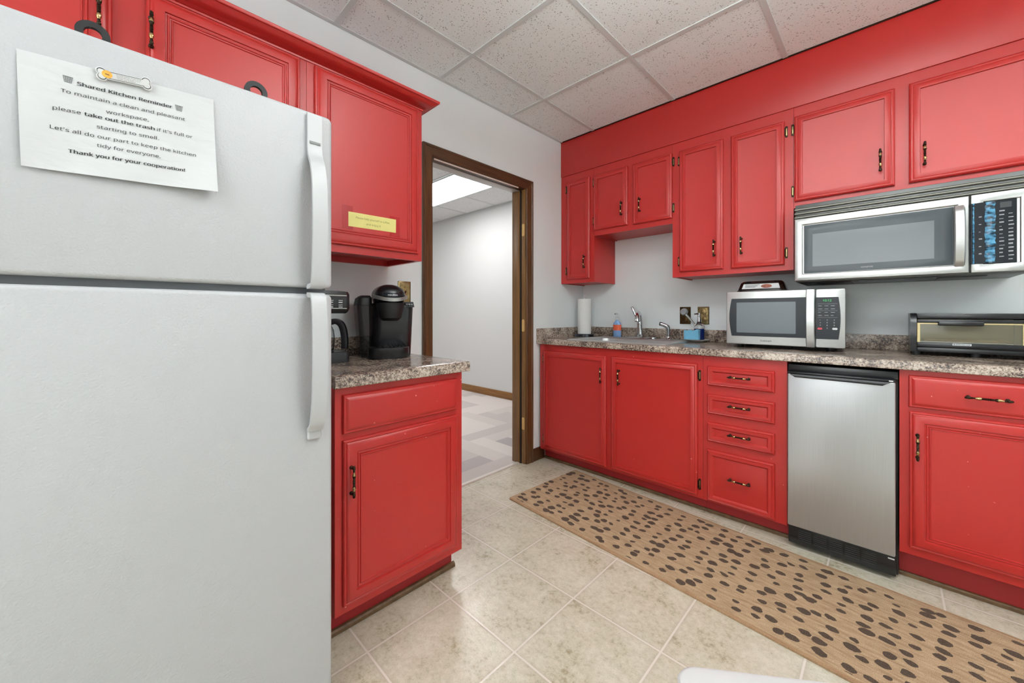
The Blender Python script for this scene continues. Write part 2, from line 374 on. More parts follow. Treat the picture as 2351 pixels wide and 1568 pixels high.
solo('wall_soffit', MB().box((.0015, 2.574, 2.237), (XR-.002, YB-.001, CZ+.02), .002), 'red', 'red painted soffit between wall cabinets and ceiling', 'soffit', kind='structure')
# doorway
d = thing('door_1', 'dark brown wooden door frame of the open doorway', 'door frame', (0, 1.725, 0), kind='structure')
def casing(u0, v0, u1, v1, vert, flip):
    b = MB(); T = TA(.0012)
    pr = [(0, 0), (0, .017), (.006, .019), (.016, .019), (.020, .016), (.034, .0145), (.050, .0125), (.058, .013), (.064, .010), (.07, .008), (.07, 0)]
    return b, T, pr
pr = [(0, 0), (0, .015), (.004, .019), (.014, .019), (.019, .015), (.036, .014), (.052, .0115), (.058, .0125), (.064, .010), (.069, .007), (.069, 0)]
yo0, yo1, zo = 1.247, 2.211, 2.111
def cs(sgn_y, y_out):   # upright casing, mitred at the head
    return MB().loft([[(.0012+n, y_out+sgn_y*dd, .0) for dd, n in pr], [(.0012+n, y_out+sgn_y*dd, zo-dd) for dd, n in pr]], 0)
part('casing', cs(1, yo0), 'wood', d); part('casing', cs(-1, yo1), 'wood', d)
part('head_casing', MB().loft([[(.0012+n, yo0+dd, zo-dd) for dd, n in pr], [(.0012+n, yo1-dd, zo-dd) for dd, n in pr]], 0), 'wood_h', d)
part('jamb', MB().box((-.129, 1.301, 0), (0, 1.318, 2.054), .002), 'wood', d)
part('jamb', MB().box((-.129, 2.133, 0), (0, 2.149, 2.054), .002), 'wood_lt', d)
part('head_jamb', MB().box((-.05, 1.3185, 2.04), (0, 2.1325, 2.054), .001), 'wood_h', d)
part('head_strip', MB().box((-.115, 1.3185, 2.036), (-.052, 2.1325, 2.054), .001), 'head_grey', d, 'pale grey strip under the door head')  # plain pale grey strip set under the door head
part('light_streak', MB().box((.0005, 1.33, 2.031), (.004, 2.06, 2.0395)), 'streak_tone', d, 'pale strip painting a light streak along the head casing')  # pale strip stands in for the light streak below the head casing
part('door_stop', MB().box((-.118, 2.121, 0), (-.046, 2.1325, 2.034), .0015), 'wood_lt', d, 'lighter brown wood')
part('door_stop', MB().box((-.118, 1.3185, 0), (-.046, 1.330, 2.034), .0015), 'wood_lt', d)
part('groove_shadow', MB().box((-.046, 2.129, 0), (-.031, 2.1328, 2.036)), 'groove', d, 'dark strip painted as shadow in the jamb groove')  # dark strip puts in the shadow between jamb and stop
for z in (1.74, 1.03, .30):
    part('hinge_mortise', MB().prism(rrect(-.028, z-.046, -.003, z+.046, .011), (lambda u, v, n: (u, 2.1325-n, v)), 0, .0012), 'raw_wood', d, 'bare wood where a hinge was')
solo('trim_1', MB().prism([(-.075, 0), (-.070, .006), (-.045, .0065), (-.040, 0)], (lambda u, v, n: (u, n, v+.0005)), 1.332, 2.119), 'threshold', 'pale metal threshold strip in the doorway', 'threshold', kind='structure')
solo('baseboard_left', MB().loft([[(.0012, 2.212, z) if i == 0 else (x, 2.212, z) for i, (x, z) in enumerate([(.0012, 0.0005), (.016, .0005), (.016, .07), (.011, .082), (.006, .092), (.0012, .092)])], [(x, 2.343, z) for (x, z) in [(.0012, .0005), (.016, .0005), (.016, .07), (.011, .082), (.006, .092), (.0012, .092)]]]), 'wood_h', 'short dark brown baseboard beside the door frame', 'baseboard', kind='structure')

# ------------------------------------------------------------------ room beyond the doorway
f = MB(); L, Wd = .64, .16
mats = []
def clipq(x0, y0, x1, y1, m):
    a, c = max(x0, FX), min(x1, -.058); p, q = max(y0, YF), min(y1, FY)
    if a < c and p < q: f.raw([(a, p, 0), (c, p, 0), (c, q, 0), (a, q, 0)], [[0, 1, 2, 3]], m)
rc = random.Random(3)
n = int(L/Wd)
for i in range(-60, 60):
    for k in range(-12, 13):
        ox, oy = -.06+i*Wd+k*2*L*0, 1.0+0
        # herringbone: one lying along x, one along y per step
        bx = -.058+i*Wd-k*L; by = .9+i*Wd+k*L
        clipq(bx-L, by, bx, by+Wd, rc.choice([0, 0, 1, 4, 2, 4, 3])); clipq(bx-L-0, by+Wd, bx-L+Wd, by+Wd+L, rc.choice([0, 1, 0, 2, 4, 4, 1]))
f.box((FX, YF, -.05), (-.058, FY, -.003), m=0)
solo('floor', f, CARP, 'grey plank carpet in the room beyond the doorway', 'carpet', kind='structure')
solo('wall_far', MB().box((FX, FY, 0), (-.131, FY+.1, FZ+.05)), 'white_wall', 'white wall seen through the doorway', 'wall', kind='structure')
solo('wall_far_side', MB().box((FX-.1, YF-.1, 0), (FX, FY+.1, FZ+.05)), 'white_wall', 'white end wall of the room beyond the doorway', 'wall', kind='structure')
solo('wall_far_front', MB().box((FX, YF-.1, 0), (-.131, YF, FZ+.05)), 'white_wall', 'white near wall of the room beyond the doorway', 'wall', kind='structure')
solo('baseboard_far', MB().box((FX+.01, FY-.014, .001), (-.135, FY-.001, .095), .003), 'oak', 'oak brown baseboard along the white far wall', 'baseboard', kind='structure')
c2 = solo('ceiling', MB().box((FX, YF, FZ), (-.131, FY, FZ+.05)), 'tile_far', 'pale tiled ceiling of the room beyond the doorway', 'ceiling', kind='structure')
g = MB()
for k in range(-5, 3): g.box((FX+.01, 3.03-.6*k*-1-.011 if False else 3.033+.585*k-.011, FZ-.003), (-.135, 3.033+.585*k+.011, FZ+.001))
for k in range(-5, 4): g.box((-1.84+.604*k-.011, YF+.01, FZ-.003), (-1.84+.604*k+.011, FY-.01, FZ+.001))
g.box((FX+.01, FY-.022, FZ-.004), (-.135, FY-.001, FZ+.001))
part('ceiling_grid', g, 'gridbar', c2)
def lamp(x0, y0, x1, y1, z, mat, label, group=None):
    t = thing('ceiling_light', label, 'ceiling light', ((x0+x1)/2, (y0+y1)/2, z), group=group)
    fr = MB(); w = .02
    for a, c in (((x0, y0), (x1, y0+w)), ((x0, y1-w), (x1, y1)), ((x0, y0+w), (x0+w, y1-w)), ((x1-w, y0+w), (x1, y1-w))): fr.box((a[0], a[1], z-.012), (c[0], c[1], z-.0055))
    part('light_frame', fr, 'gridbar', t); part('diffuser', MB().box((x0+w, y0+w, z-.0115), (x1-w, y1-w, z-.0065)), mat, t)
    return t
def fill_pendant(x0, y0, x1, y1, drop, label):   # unseen hung lamp, added to brighten ceiling and room
    t = thing('ceiling_light', label, 'ceiling light', ((x0+x1)/2, (y0+y1)/2, CZ)); z = CZ-drop
    part('diffuser', MB().box((x0, y0, z-.045), (x1, y1, z-.016), .010), 'lamp', t)
    part('uplight', MB().box((x0+.01, y0+.01, z-.0155), (x1-.01, y1-.01, z), .004), 'fill_up', t)
    for x in (x0+.12, x1-.12): part('hanging_rod', MB().tube([(x, (y0+y1)/2, z+.0003), (x, (y0+y1)/2, CZ-.0055)], .006, 8), 'gridbar', t)
    for x in (x0-.0105, x1+.0105): part('end_cap', MB().box((x-.01, y0, z-.045), (x+.01, y1, z), .003), 'gridbar', t)
lamp(-2.462, 2.455, -1.280, 3.03, FZ, 'lamp_near_door', 'bright ceiling light panel seen through the doorway')
lamp(-2.462, .10, -1.280, .68, FZ, 'lamp_far', 'ceiling light panel out of sight beyond the doorway', 'office lights out of sight')
lamp(-4.4, 1.2, -3.2, 1.8, FZ, 'lamp_far', 'ceiling light panel out of sight beyond the doorway', 'office lights out of sight')
fill_pendant(1.36, .72, 2.56, 1.10, .22, 'added fill lamp hung unseen between the refrigerator and the counter')
fill_pendant(.95, -1.60, 2.15, -1.18, .24, 'added fill lamp hung unseen behind the camera')
fill_pendant(3.0, 1.10, 4.1, 1.50, .24, 'added fill lamp hung unseen near the far end of the counter')

# ------------------------------------------------------------------ cabinet fronts and hardware
P_WALL = [(0, 0), (0, .011), (.003, .0145), (.008, .017), (.012, .0165), (.014, .0145), (.018, .0165), (.033, .0185), (.0355, .018), (.037, .0105), (.040, .0100)]
P_DRAW = [(0, 0), (0, .010), (.003, .014), (.007, .0165), (.010, .0155), (.012, .0145), (.014, .0175), (.026, .0165), (.030, .0125), (.033, .009), (.036, .0095)]
P_FLAT = [(0, 0), (0, .007), (.003, .0115), (.006, .012), (.009, .0115), (.018, .018), (.022, .0185)]
P_RAISE = [(0, 0), (0, .009), (.003, .0125), (.007, .013), (.009, .0115), (.014, .0165), (.020, .0185), (.0415, .0185), (.043, .0135), (.046, .013), (.049, .0155), (.052, .0155), (.054, .012), (.056, .0115), (.058, .0145), (.060, .0148), (.0615, .0118), (.066, .0118)]
def pull(parent, T, u, v, n0, length=.104, vert=True):
    b = MB(); A = (lambda t, n: T(u, v+t, n)) if vert else (lambda t, n: T(u+t, v, n))
    h = length/2; nb = n0+.022; pts = []; rr = []; ms = []
    seq = [(-h, .0018, 0), (-h+.003, .0046, 0), (-h+.007, .0040, 0), (-h+.009, .0052, 0), (-h+.013, .0050, 0), (-h+.015, .0032, 0), (-h+.019, .0046, 0), (-h+.021, .0030, 0)]
    k1 = -h*.36
    seq += [(k1-.011, .0036, 1), (k1-.006, .0058, 1), (k1-.001, .0064, 1), (k1+.004, .0052, 0), (k1+.007, .0032, 0)]
    c = [( -.0105, .0046, 0), (-.0085, .0030, 0), (-.0055, .0050, 0), (-.003, .0032, 0)]
    seq += c+[(0, .0052, 0)]
    full = seq+[(-t, r, m) for t, r, m in seq[:-1][::-1]]
    for t, r, m in full: pts.append(A(t, nb)); rr.append(r); ms.append(m)
    b.tube(pts, rr, 10, ms[:-1])
    for sg in (-1, 1):
        tt = sg*(h-.011); b.tube([A(tt, n0+.0003), A(tt, n0+.004), A(tt, n0+.006), A(tt, nb)], [.0068, .0060, .0036, .0040], 10, 0)
    return part('handle', b, ['bronze', 'brass_hi'], parent, 'antique brass pull with turned beads')
def hinge(parent, T, u, v, side, h=.062):
    b = MB(); w = .012
    b.prism(rrect(u-w/2, v-h/2, u+w/2, v+h/2, .0055), T, .0003, .0028, 0, .001)
    b.prism(rrect(u-w*.22, v-h*.33, u+w*.22, v+h*.33, .002), T, .0028, .0042, 1, .0006)
    b.tube([T(u+side*w*.55, v-h*.34, .006), T(u+side*w*.55, v+h*.34, .006)], .003, 8, 0)
    return part('hinge', b, ['bronze', 'brass'], parent, 'brass face hinge')
def front(parent, T, u0, v0, u1, v1, prof, name='door', hd=None, hg=(), n0=0.0006):
    o = part(name, MB().panel((lambda u, v, n: T(u, v, n+n0)), u0, v0, u1, v1, prof), 'red', parent)
    if hd: pull(o, T, hd[0], hd[1], n0+hd[2], hd[3], hd[4])
    for (u, v, s) in hg: hinge(o, T, u, v, s)
    return o

# ------------------------------------------------------------------ sink wall: wall cabinets
FW = 2.58; WT = TB(FW)
def wall_cab(label, u0, u1, z0, z1, loc=None):
    t = thing('wall_cabinet', label, 'cabinet', ((u0+u1)/2, YB-.002, z0), group='red wall cabinets over the sink counter')
    b = MB(); g = .0006
    b.box((u0+g, FW, z0), (u1-g, FW+.02, z1)); b.box((u0+g, FW+.02, z0), (u0+.018, YB-.002, z1)); b.box((u1-.018, FW+.02, z0), (u1-g, YB-.002, z1))
    b.box((u0+.018, FW+.02, z0+.006), (u1-.018, YB-.002, z0+.022)); b.box((u0+.018, FW+.02, z1-.02), (u1-.018, YB-.002, z1)); b.box((u0+.018, YB-.012, z0+.022), (u1-.018, YB-.002, z1-.02))
    part('cabinet_body', b, 'red', t); return t
ZT = 2.2355
t = wall_cab('tall narrow red wall cabinet in the corner beside the doorway', .0015, .315, 1.362, ZT)
front(t, WT, .068, 1.394, .279, 2.178, P_WALL, hd=(.236, 1.523, .010, .104, True), hg=((.052, 2.124, 1), (.052, 1.463, 1)))
t = wall_cab('short red two door wall cabinet above the sink', .315, .912, 1.714, ZT)
front(t, WT, .316, 1.756, .595, 2.175, P_WALL, hd=(.552, 1.879, .010, .104, True), hg=())
front(t, WT, .638, 1.750, .911, 2.175, P_WALL, hd=(.690, 1.878, .0100, .104, True), hg=())
for z in (2.122, 1.828): hinge(t.children[1], WT, .3085, z, 1)
for z in (2.120, 1.817): hinge(t.children[2], WT, .9195, z, -1)
t = wall_cab('tall red two door wall cabinet between sink and big microwave', .912, 1.567, 1.357, ZT)
front(t, WT, .961, 1.390, 1.219, 2.175, P_WALL, hd=(1.171, 1.518, .010, .104, True), hg=((.9535, 2.113, 1), (.9535, 1.458, 1)))
front(t, WT, 1.262, 1.387, 1.526, 2.175, P_WALL, hd=(1.318, 1.516, .010, .104, True), hg=((1.5345, 2.117, -1), (1.5345, 1.453, -1)))
t = wall_cab('red two door wall cabinet above the mounted microwave', 1.567, 2.446, 1.690, ZT)
front(t, WT, 1.571, 1.724, 1.958, 2.182, P_WALL, hd=(1.908, 1.852, .010, .108, True), hg=((1.5625, 2.117, 1), (1.5625, 1.783, 1)))
front(t, WT, 2.004, 1.724, 2.396, 2.182, P_WALL, hd=(2.054, 1.842, .010, .108, True), hg=((2.4045, 2.117, -1), (2.4045, 1.783, -1)))

# ------------------------------------------------------------------ sink wall: base cabinets
FB = 2.29; BT = TB(FB)
def base_cab(label, u0, u1, kick=2.352, z0=.086):
    t = thing('base_cabinet', label, 'cabinet', ((u0+u1)/2, YB-.003, 0), group='red base cabinets under the sink counter')
    b = MB(); g = .0006
    b.box((u0+g, FB, z0), (u1-g, FB+.02, .8875)); b.box((u0+g, FB+.02, z0), (u0+.018, YB-.003, .8875)); b.box((u1-.018, FB+.02, z0), (u1-g, YB-.003, .8875))
    b.box((u0+.018, FB+.02, z0), (u1-.018, YB-.003, z0+.018)); b.box((u0+.018, YB-.013, z0+.018), (u1-.018, YB-.003, .8875))
    part('cabinet_body', b, 'red', t)
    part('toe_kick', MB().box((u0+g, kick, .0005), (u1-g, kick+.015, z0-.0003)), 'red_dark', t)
    part('shoe_strip', MB().prism([(kick-.0005, .0005), (kick-.0115, .0005), (kick-.0115, .012), (kick-.008, .0165), (kick-.0005, .018)], (lambda u, v, n: (n, u, v)), u0+g, u1-g), 'shoe', t, 'brown wood strip along the floor')
    return t
t = base_cab('red two door base cabinet under the sink', .0175, 1.196)
front(t, BT, .058, .1015, .592, .8375, P_WALL, hd=(.560, .707, .0100, .104, True), hg=((.0495, .776, 1), (.0495, .171, 1)))
front(t, BT, .632, .1025, 1.168, .8375, P_WALL, hd=(.689, .709, .0100, .104, True), hg=((1.1785, .773, -1), (1.1785, .165, -1)))
t = base_cab('red base cabinet with four drawers', 1.196, 1.582)
for z0, z1, zh in ((.726, .832, .783), (.571, .678, .628), (.4195, .524, .476), (.096, .3735, .241)):
    front(t, BT, 1.220, z0, 1.532, z1, P_DRAW, 'drawer', hd=(1.378, zh, .0095, .108, False))
t = base_cab('red base cabinet with drawer and door beyond the small refrigerator', 1.968, 2.44, 2.366, .128)
front(t, BT, 1.995, .736, 2.404, .866, P_FLAT, 'drawer', hd=(2.2005, .802, .0185, .116, False))
front(t, BT, 1.997, .160, 2.404, .719, P_RAISE, hd=(2.020, .582, .0185, .112, True))

# ------------------------------------------------------------------ countertop, sink, faucet
CT = .926
t = thing('countertop', 'long speckled granite look countertop along the sink wall', 'countertop', (1.2, 2.58, .889))
def cprof(y): return [(2.262, .8885), (2.264, .917), (2.268, .923), (2.276, .926)]
b = MB(); nose = [(2.290, .8885), (2.264, .8885), (2.262, .891), (2.262, .916), (2.2645, .9225), (2.270, .9255), (2.276, CT), (2.340, CT), (2.340, .8885)]
b.loft([[(.0015, y, z) for y, z in nose], [(2.46, y, z) for y, z in nose]])
SX0, SX1, SY0, SY1 = .262, .930, 2.375, 2.775
for a, c in (((.0015, 2.34), (SX0, YB-.0015)), ((SX1, 2.34), (2.46, YB-.0015)), ((SX0, 2.34), (SX1, SY0)), ((SX0, SY1), (SX1, YB-.0015))): b.box((a[0], a[1], .8885), (c[0], c[1], CT))
part('counter_slab', b, 'granite', t)
part('backsplash', MB().box((.020, YB-.020, CT+.0003), (2.46, YB-.0015, 1.006), .003), 'granite', t)
part('side_splash', MB().box((.0015, 2.263, CT-.037), (.0195, YB-.0015, 1.0045), .002), 'granite', t)
# sink
t = thing('kitchen_sink', 'stainless steel drop in sink set in the countertop', 'sink', (.6, 2.58, CT))
def rr3(u0, v0, u1, v1, r, z): return [(u, v, z) for u, v in rrect(u0, v0, u1, v1, r)]
ro = (.222, 2.335, .970, 2.868); ri = (.290, 2.395, .903, 2.755)
R = [rr3(*ro, .03, CT+.0004), rr3(ro[0]+.002, ro[1]+.002, ro[2]-.002, ro[3]-.002, .03, CT+.004), rr3(ro[0]+.012, ro[1]+.012, ro[2]-.012, ro[3]-.012, .03, CT+.0055), rr3(ri[0]-.008, ri[1]-.008, ri[2]+.008, ri[3]+.008, .06, CT+.0045),
     rr3(*ri, .06, CT-.004), rr3(ri[0]+.006, ri[1]+.006, ri[2]-.006, ri[3]-.006, .06, CT-.05), rr3(ri[0]+.012, ri[1]+.012, ri[2]-.012, ri[3]-.012, .065, CT-.145), rr3(ri[0]+.035, ri[1]+.035, ri[2]-.035, ri[3]-.035, .05, CT-.165)]
R2 = R+[rr3(ri[0]+.033, ri[1]+.033, ri[2]-.033, ri[3]-.033, .05, CT-.168), rr3(ri[0]+.010, ri[1]+.010, ri[2]-.010, ri[3]-.010, .065, CT-.147), rr3(ri[0]-.004, ri[1]-.004, ri[2]+.004, ri[3]+.004, .06, CT-.001), rr3(ri[0]-.010, ri[1]-.010, ri[2]+.010, ri[3]+.010, .06, CT+.0004)]
part('basin', MB().loft(R, cap=False).loft([R[-1]], cap=False).raw(R[-1], [list(range(len(R[-1])))]), 'steel_dark', t)
part('drain', MB().lathe([(.0, .0), (.04, .0), (.044, .003), (.036, .002), (.0, .001)], (.596, 2.575, CT-.1645), seg=20), 'chrome', t)
# faucet on the sink deck
t = thing('faucet', 'chrome single lever kitchen faucet behind the sink', 'faucet', (.575, 2.815, CT+.006))
z = CT+.0062; fx, fy = .575, 2.815
part('deck_plate', MB().prism(rrect(fx-.125, fy-.026, fx+.125, fy+.026, .025), TZ(z), 0, .010, 0, .005), 'chrome', t)
part('faucet_body', MB().lathe([(.026, .0), (.027, .008), (.023, .03), (.021, .09), (.022, .115), (.019, .125), (0, .127)], (fx, fy, z+.0102), (0, -.10, 1), 20), 'chrome', t)
sp = [(fx+.002, fy-.008, z+.10), (fx+.006, fy-.02, z+.15), (fx+.014, fy-.045, z+.182), (fx+.024, fy-.080, z+.190), (fx+.034, fy-.115, z+.178), (fx+.040, fy-.135, z+.150), (fx+.0415, fy-.140, z+.128)]
part('spout', MB().tube(sp, [.017, .0165, .016, .016, .0165, .017, .016], 14), 'chrome', t)
part('lever', MB().tube([(fx-.012, fy+.0, z+.118), (fx-.030, fy+.0, z+.150), (fx-.048, fy-.004, z+.195), (fx-.063, fy-.008, z+.232), (fx-.066, fy-.009, z+.240)], [.008, .008, .0095, .012, .007], 12), 'chrome', t)
t = thing('side_sprayer', 'chrome side sprayer standing on the sink deck', 'sprayer', (.795, 2.80, CT+.006))
sx, sy = .795, 2.80
part('sprayer_base', MB().lathe([(.022, 0), (.022, .004), (.015, .012), (.013, .02), (0, .021)], (sx, sy, z), seg=18), 'chrome', t)
part('sprayer_wand', MB().tube([(sx, sy, z+.015), (sx+.001, sy, z+.05), (sx+.001, sy, z+.072), (sx-.004, sy-.004, z+.090), (sx-.020, sy-.016, z+.103), (sx-.038, sy-.028, z+.111), (sx-.046, sy-.033, z+.113)], [.012, .013, .016, .0165, .0145, .014, .0155], 14), 'chrome', t)
part('spray_nozzle', MB().lathe([(.014, 0), (.012, .004), (0, .004)], (sx-.0465, sy-.0333, z+.1132), (-.8, -.56, .2), 14), 'black', t)

# ------------------------------------------------------------------ things on the sink counter
t = thing('paper_towel_holder', 'clear acrylic paper towel holder in the counter corner', 'towel holder', (.103, 2.765, CT))
part('holder_base', MB().prism([(.103+.079*math.cos(a*PI/18), 2.765+.079*math.sin(a*PI/18)) for a in range(36)], TZ(CT+.0005), 0, .022, 0, .005), 'acrylic', t)
part('holder_rod', MB().lathe([(.008, .0), (.008, .305), (.012, .308), (.013, .316), (0, .318)], (.103, 2.765, CT+.0227), seg=14), 'clear', t)
b = MB(); b.lathe([(.0195, 0), (.054, 0), (.0555, .002), (.0555, .288), (.054, .290), (.0195, .290), (.0195, 0)], (.103, 2.765, CT+.024), seg=36, cap=False)
solo('paper_towel_roll', b, 'towel', 'white paper towel roll on the clear holder', 'paper towels', (.103, 2.765, CT+.024))
t = thing('soap_bottle', 'clear pump soap bottle with orange and blue label', 'soap bottle', (.372, 2.828, CT+.006)); z0 = CT+.0062
def oval(cx, cy, rx, ry, z, n=20): return [(cx+rx*math.cos(2*PI*k/n), cy+ry*math.sin(2*PI*k/n), z) for k in range(n)]
def stack(cx, cy, prof, m=0): return MB().loft([oval(cx, cy, a, c, zz) for a, c, zz in prof], m)
part('bottle', stack(.372, 2.828, [(.032, .020, z0), (.034, .022, z0+.004), (.034, .022, z0+.095), (.031, .020, z0+.112), (.014, .014, z0+.125), (.013, .013, z0+.135)], 0), 'lblue', t)
part('label', stack(.372, 2.828, [(.0346, .0226, z0+.052), (.0346, .0226, z0+.097)]), 'amber', t, 'orange upper label')
b = MB().lathe([(.016, 0), (.016, .018), (.006, .022), (.0055, .05), (0, .05)], (.372, 2.828, z0+.1355), seg=14); b.tube([(.372, 2.828, z0+.183), (.372, 2.815, z0+.187), (.372, 2.795, z0+.183)], .0055, 8)
part('pump', b, 'clear', t)
t = thing('saucer', 'small white saucer under the sponge and dish soap', 'saucer', (1.0, 2.765, CT))
part('plate', MB().lathe([(.0, .0), (.035, .0), (.045, .004), (.080, .016), (.082, .018), (.078, .0185), (.044, .007), (0, .006)], (1.0, 2.765, CT+.0006), seg=32), 'white_plastic', t)
t = thing('dish_soap_bottle', 'clear pump bottle half full of dark blue dish soap', 'soap bottle', (1.012, 2.785, CT+.008)); z0 = CT+.0082
part('liquid', stack(1.012, 2.785, [(.030, .026, z0), (.033, .028, z0+.004), (.033, .028, z0+.082)]), 'blue_liquid', t)
part('bottle', stack(1.012, 2.785, [(.033, .028, z0+.0823), (.033, .028, z0+.095), (.030, .026, z0+.108), (.016, .016, z0+.120), (.013, .013, z0+.126)]), 'clear', t)
b = MB().lathe([(.013, 0), (.014, .004), (.011, .022), (.008, .04), (.007, .062), (0, .064)], (1.012, 2.785, z0+.1263), seg=16); b.tube([(1.012, 2.785, z0+.180), (1.004, 2.776, z0+.184), (.988, 2.758, z0+.181)], [.006, .0055, .004], 8)
part('pump', b, 'chrome', t)
b = MB(); T = lambda u, v, n: (.985+u*.98+n*.2, 2.722-u*.2+n*.98, CT+.018+v)
pts = [(-.050, 0), (.052, .002), (.052, .066)]+[(.052-.102*k/8, .066+.005*math.sin(k*1.5)-.001*k) for k in range(1, 8)]+[(-.050, .064)]
b.prism(pts, T, -.011, .011, 0)
solo('sponge', b, 'sponge', 'light blue sponge standing on the saucer', 'sponge', (.985, 2.722, CT+.018))
t = thing('dish_brush', 'white dish brush leaning on the dark outlet plate', 'dish brush', (.985, 2.835, CT))
part('brush_handle', MB().tube([(1.005, 2.825, CT+.012), (.985, 2.835, CT+.075), (.955, 2.845, CT+.125), (.912, 2.853, CT+.172), (.900, 2.855, CT+.185)], [.006, .006, .0065, .008, .009], 10), 'silver', t)
part('brush_head', MB().lathe([(.012, -.012), (.024, -.010), (.027, .0), (.023, .012), (.010, .016), (0, .016)], (.886, 2.857, CT+.205), (-.2, -1, .25), 18), 'print_grey', t, 'grey bristled head')
t = thing('measuring_cup', 'clear measuring cup tucked beside the countertop microwave', 'measuring cup', (1.205, 2.83, CT))
part('cup', MB().lathe([(.030, 0), (.030, .003), (.036, .142), (.0375, .1425), (.0375, .1435), (.0345, .143), (.028, .006), (0, .006)], (1.205, 2.83, CT+.0006), seg=24), 'clear', t)
b = MB()
for k in range(8): a = -1.9; b.box((1.178, 2.7965, CT+.035+.012*k), (1.190, 2.7975, CT+.0365+.012*k))
part('scale_marks', b, 'print_grey', t)
# outlets
def plate(label, u0, dark):
    t = thing('outlet_plate', label, 'outlet', (u0+.038, YB, 1.104)); T = TB(YB-.0012); m = 'plate_dark' if dark else 'plate_brass'
    u1 = u0+.076; part('cover_plate', MB().panel(T, u0, 1.043, u1, 1.167, [(0, 0), (0, .003), (.003, .0055), (.006, .0055), (.008, .0035), (.012, .0035), (.014, .0045), (.016, .0045)]), m, t)
    for zz in (1.078, 1.132):
        part('socket', MB().prism(rrect(u0+.022, zz-.016, u1-.022, zz+.016, .012), T, .0045, .0075, 0, .0015), 'plate_dark' if dark else 'plate_brass', t)
    part('screw', MB().lathe([(.0035, 0), (.0025, .0015), (0, .0017)], T(u0+.038, 1.105, .0048), (0, -1, 0), 10), 'brass_hi', t)
plate('dark brass outlet plate behind the dish brush', .841, True); plate('pale brass outlet plate behind the dish soap', .965, False)
t = thing('switch_plate', 'brass switch plate on the wall beside the coffee brewer', 'switch', (0, 1.133, 1.235)); T = TA(.0012)
part('cover_plate', MB().panel(T, 1.094, 1.172, 1.172, 1.298, [(0, 0), (0, .003), (.003, .0055), (.007, .006), (.011, .006)]), 'plate_brass', t)
part('toggle', MB().tube([T(1.133, 1.232, .006), T(1.133, 1.238, .012), T(1.133, 1.246, .018)], [.006, .005, .004], 8), 'brass_hi', t)
for zz in (1.205, 1.265): part('screw', MB().lathe([(.004, 0), (.003, .002), (0, .0022)], T(1.133, zz, .006), (1, 0, 0), 10), 'brass_hi', t)

# ------------------------------------------------------------------ countertop microwave (turned a little)
ML = Vector((1.259, 2.500, CT)); MR = Vector((1.784, 2.522, CT)); mw = (MR-ML).length; ang = math.atan2(MR.y-ML.y, MR.x-ML.x)
t = thing('microwave', 'silver countertop microwave with black glass door', 'microwave', ML, ang, local=True)
FT = lambda u, v, n: (u, -n, v)        # local: u along the front, v up, n toward the room
H0, H1 = .020, .318
part('housing', MB().box((.006, .010, H0), (mw-.004, .318, H1-.004), .006), 'charcoal', t)
for u in (.06, mw-.06):
    for y in (.05, .28): part('foot', MB().lathe([(.016, 0), (.018, .004), (.018, H0-.0004), (0, H0-.0004)], (u, y, .0003), seg=14), 'black', t)
du = mw*.775
door = part('door', MB().prism(rrect(0, H0, du, H1, .006), FT, -.0095, .012, 0, .004), 'steel_h', t, 'silver door')
gl_ = [(.030, H0+.062), (.030+.0, H0+.062)]
def bulge(u0, v0, u1, v1, k): # left edge bows outward
    P = [(u1, v0), (u1, v1)]+[(u0+.008-.008*math.sin(PI*i/10)-k*math.sin(PI*i/10), v1-(v1-v0)*i/10) for i in range(11)]
    return P
part('door_glass', MB().prism(bulge(.020, H0+.046, du-.037, H1-.040, .004), FT, .0122, .0150, 0), 'mw_black', door, 'black glass')
part('window', MB().prism(rrect(.053, H0+.066, du-.080, H1-.062, .004), FT, .0152, .0158), 'mw_window', door, 'grey screened window')
part('brand_mark', text(MB(), 'Cuisinart', FT, (.168, H0+.019), .052, .0125, bold=.012), 'ink', door)
part('handle', MB().sweep([(du-.018, -.013-.022*math.sin(PI*k/12)**.6 if 0 < k < 12 else -.013, H0+.003+(H1-H0-.006)*k/12) for k in range(13)], [(-.017, -.006), (.017, -.006), (.0185, 0), (.015, .007), (-.015, .007), (-.0185, 0)], (1, 0, 0)), 'steel_h', door, 'curved silver handle')
cp = part('control_panel', MB().prism(rrect(du+.0015, H0, mw, H1, .008), FT, -.0095, .012, 0, .004), 'steel_h', t, 'silver panel')
P = [(du+.004, H0+.044), (mw-.026, H0+.044)]+[(mw-.026+.008*math.sin(PI*i/10), H0+.044+(H1-H0-.086)*i/10) for i in range(1, 10)]+[(mw-.026, H1-.042), (du+.004, H1-.042)]
kp = part('keypad', MB().prism(P, FT, .0122, .0142), 'mw_black', cp, 'black keypad')
cu0 = du+.013; cw = mw-.034-cu0
rk = random.Random(5); BX = lambda a, c: MB().box(a, c)
for i, zz in enumerate((.232, .217, .199, .184)):
    for j in range(3): w = rk.uniform(.010, .017); part('key_legend', BX((cu0+j*cw/2.9, -.0146, zz-.0012), (cu0+j*cw/2.9+w, -.0143, zz+.0012)), 'print_grey', cp)
for zz in (.2425, .2075, .173): part('divider_line', BX((cu0-.002, -.0146, zz), (cu0+cw+.004, -.0143, zz+.0009)), 'print_grey', cp)
for i, row in enumerate(('123', '456', '789')):
    for j, ch_ in enumerate(row): part('key_digit', text(MB(), ch_, FT, (cu0+.006+j*cw/2.6, .158-.0135*i), .0038 if ch_ != '1' else .0018, .0144), 'print_white', cp)
part('key_digit', text(MB(), '0', FT, (cu0+.006+cw/2.6, .1165), .0038, .0144), 'print_white', cp)
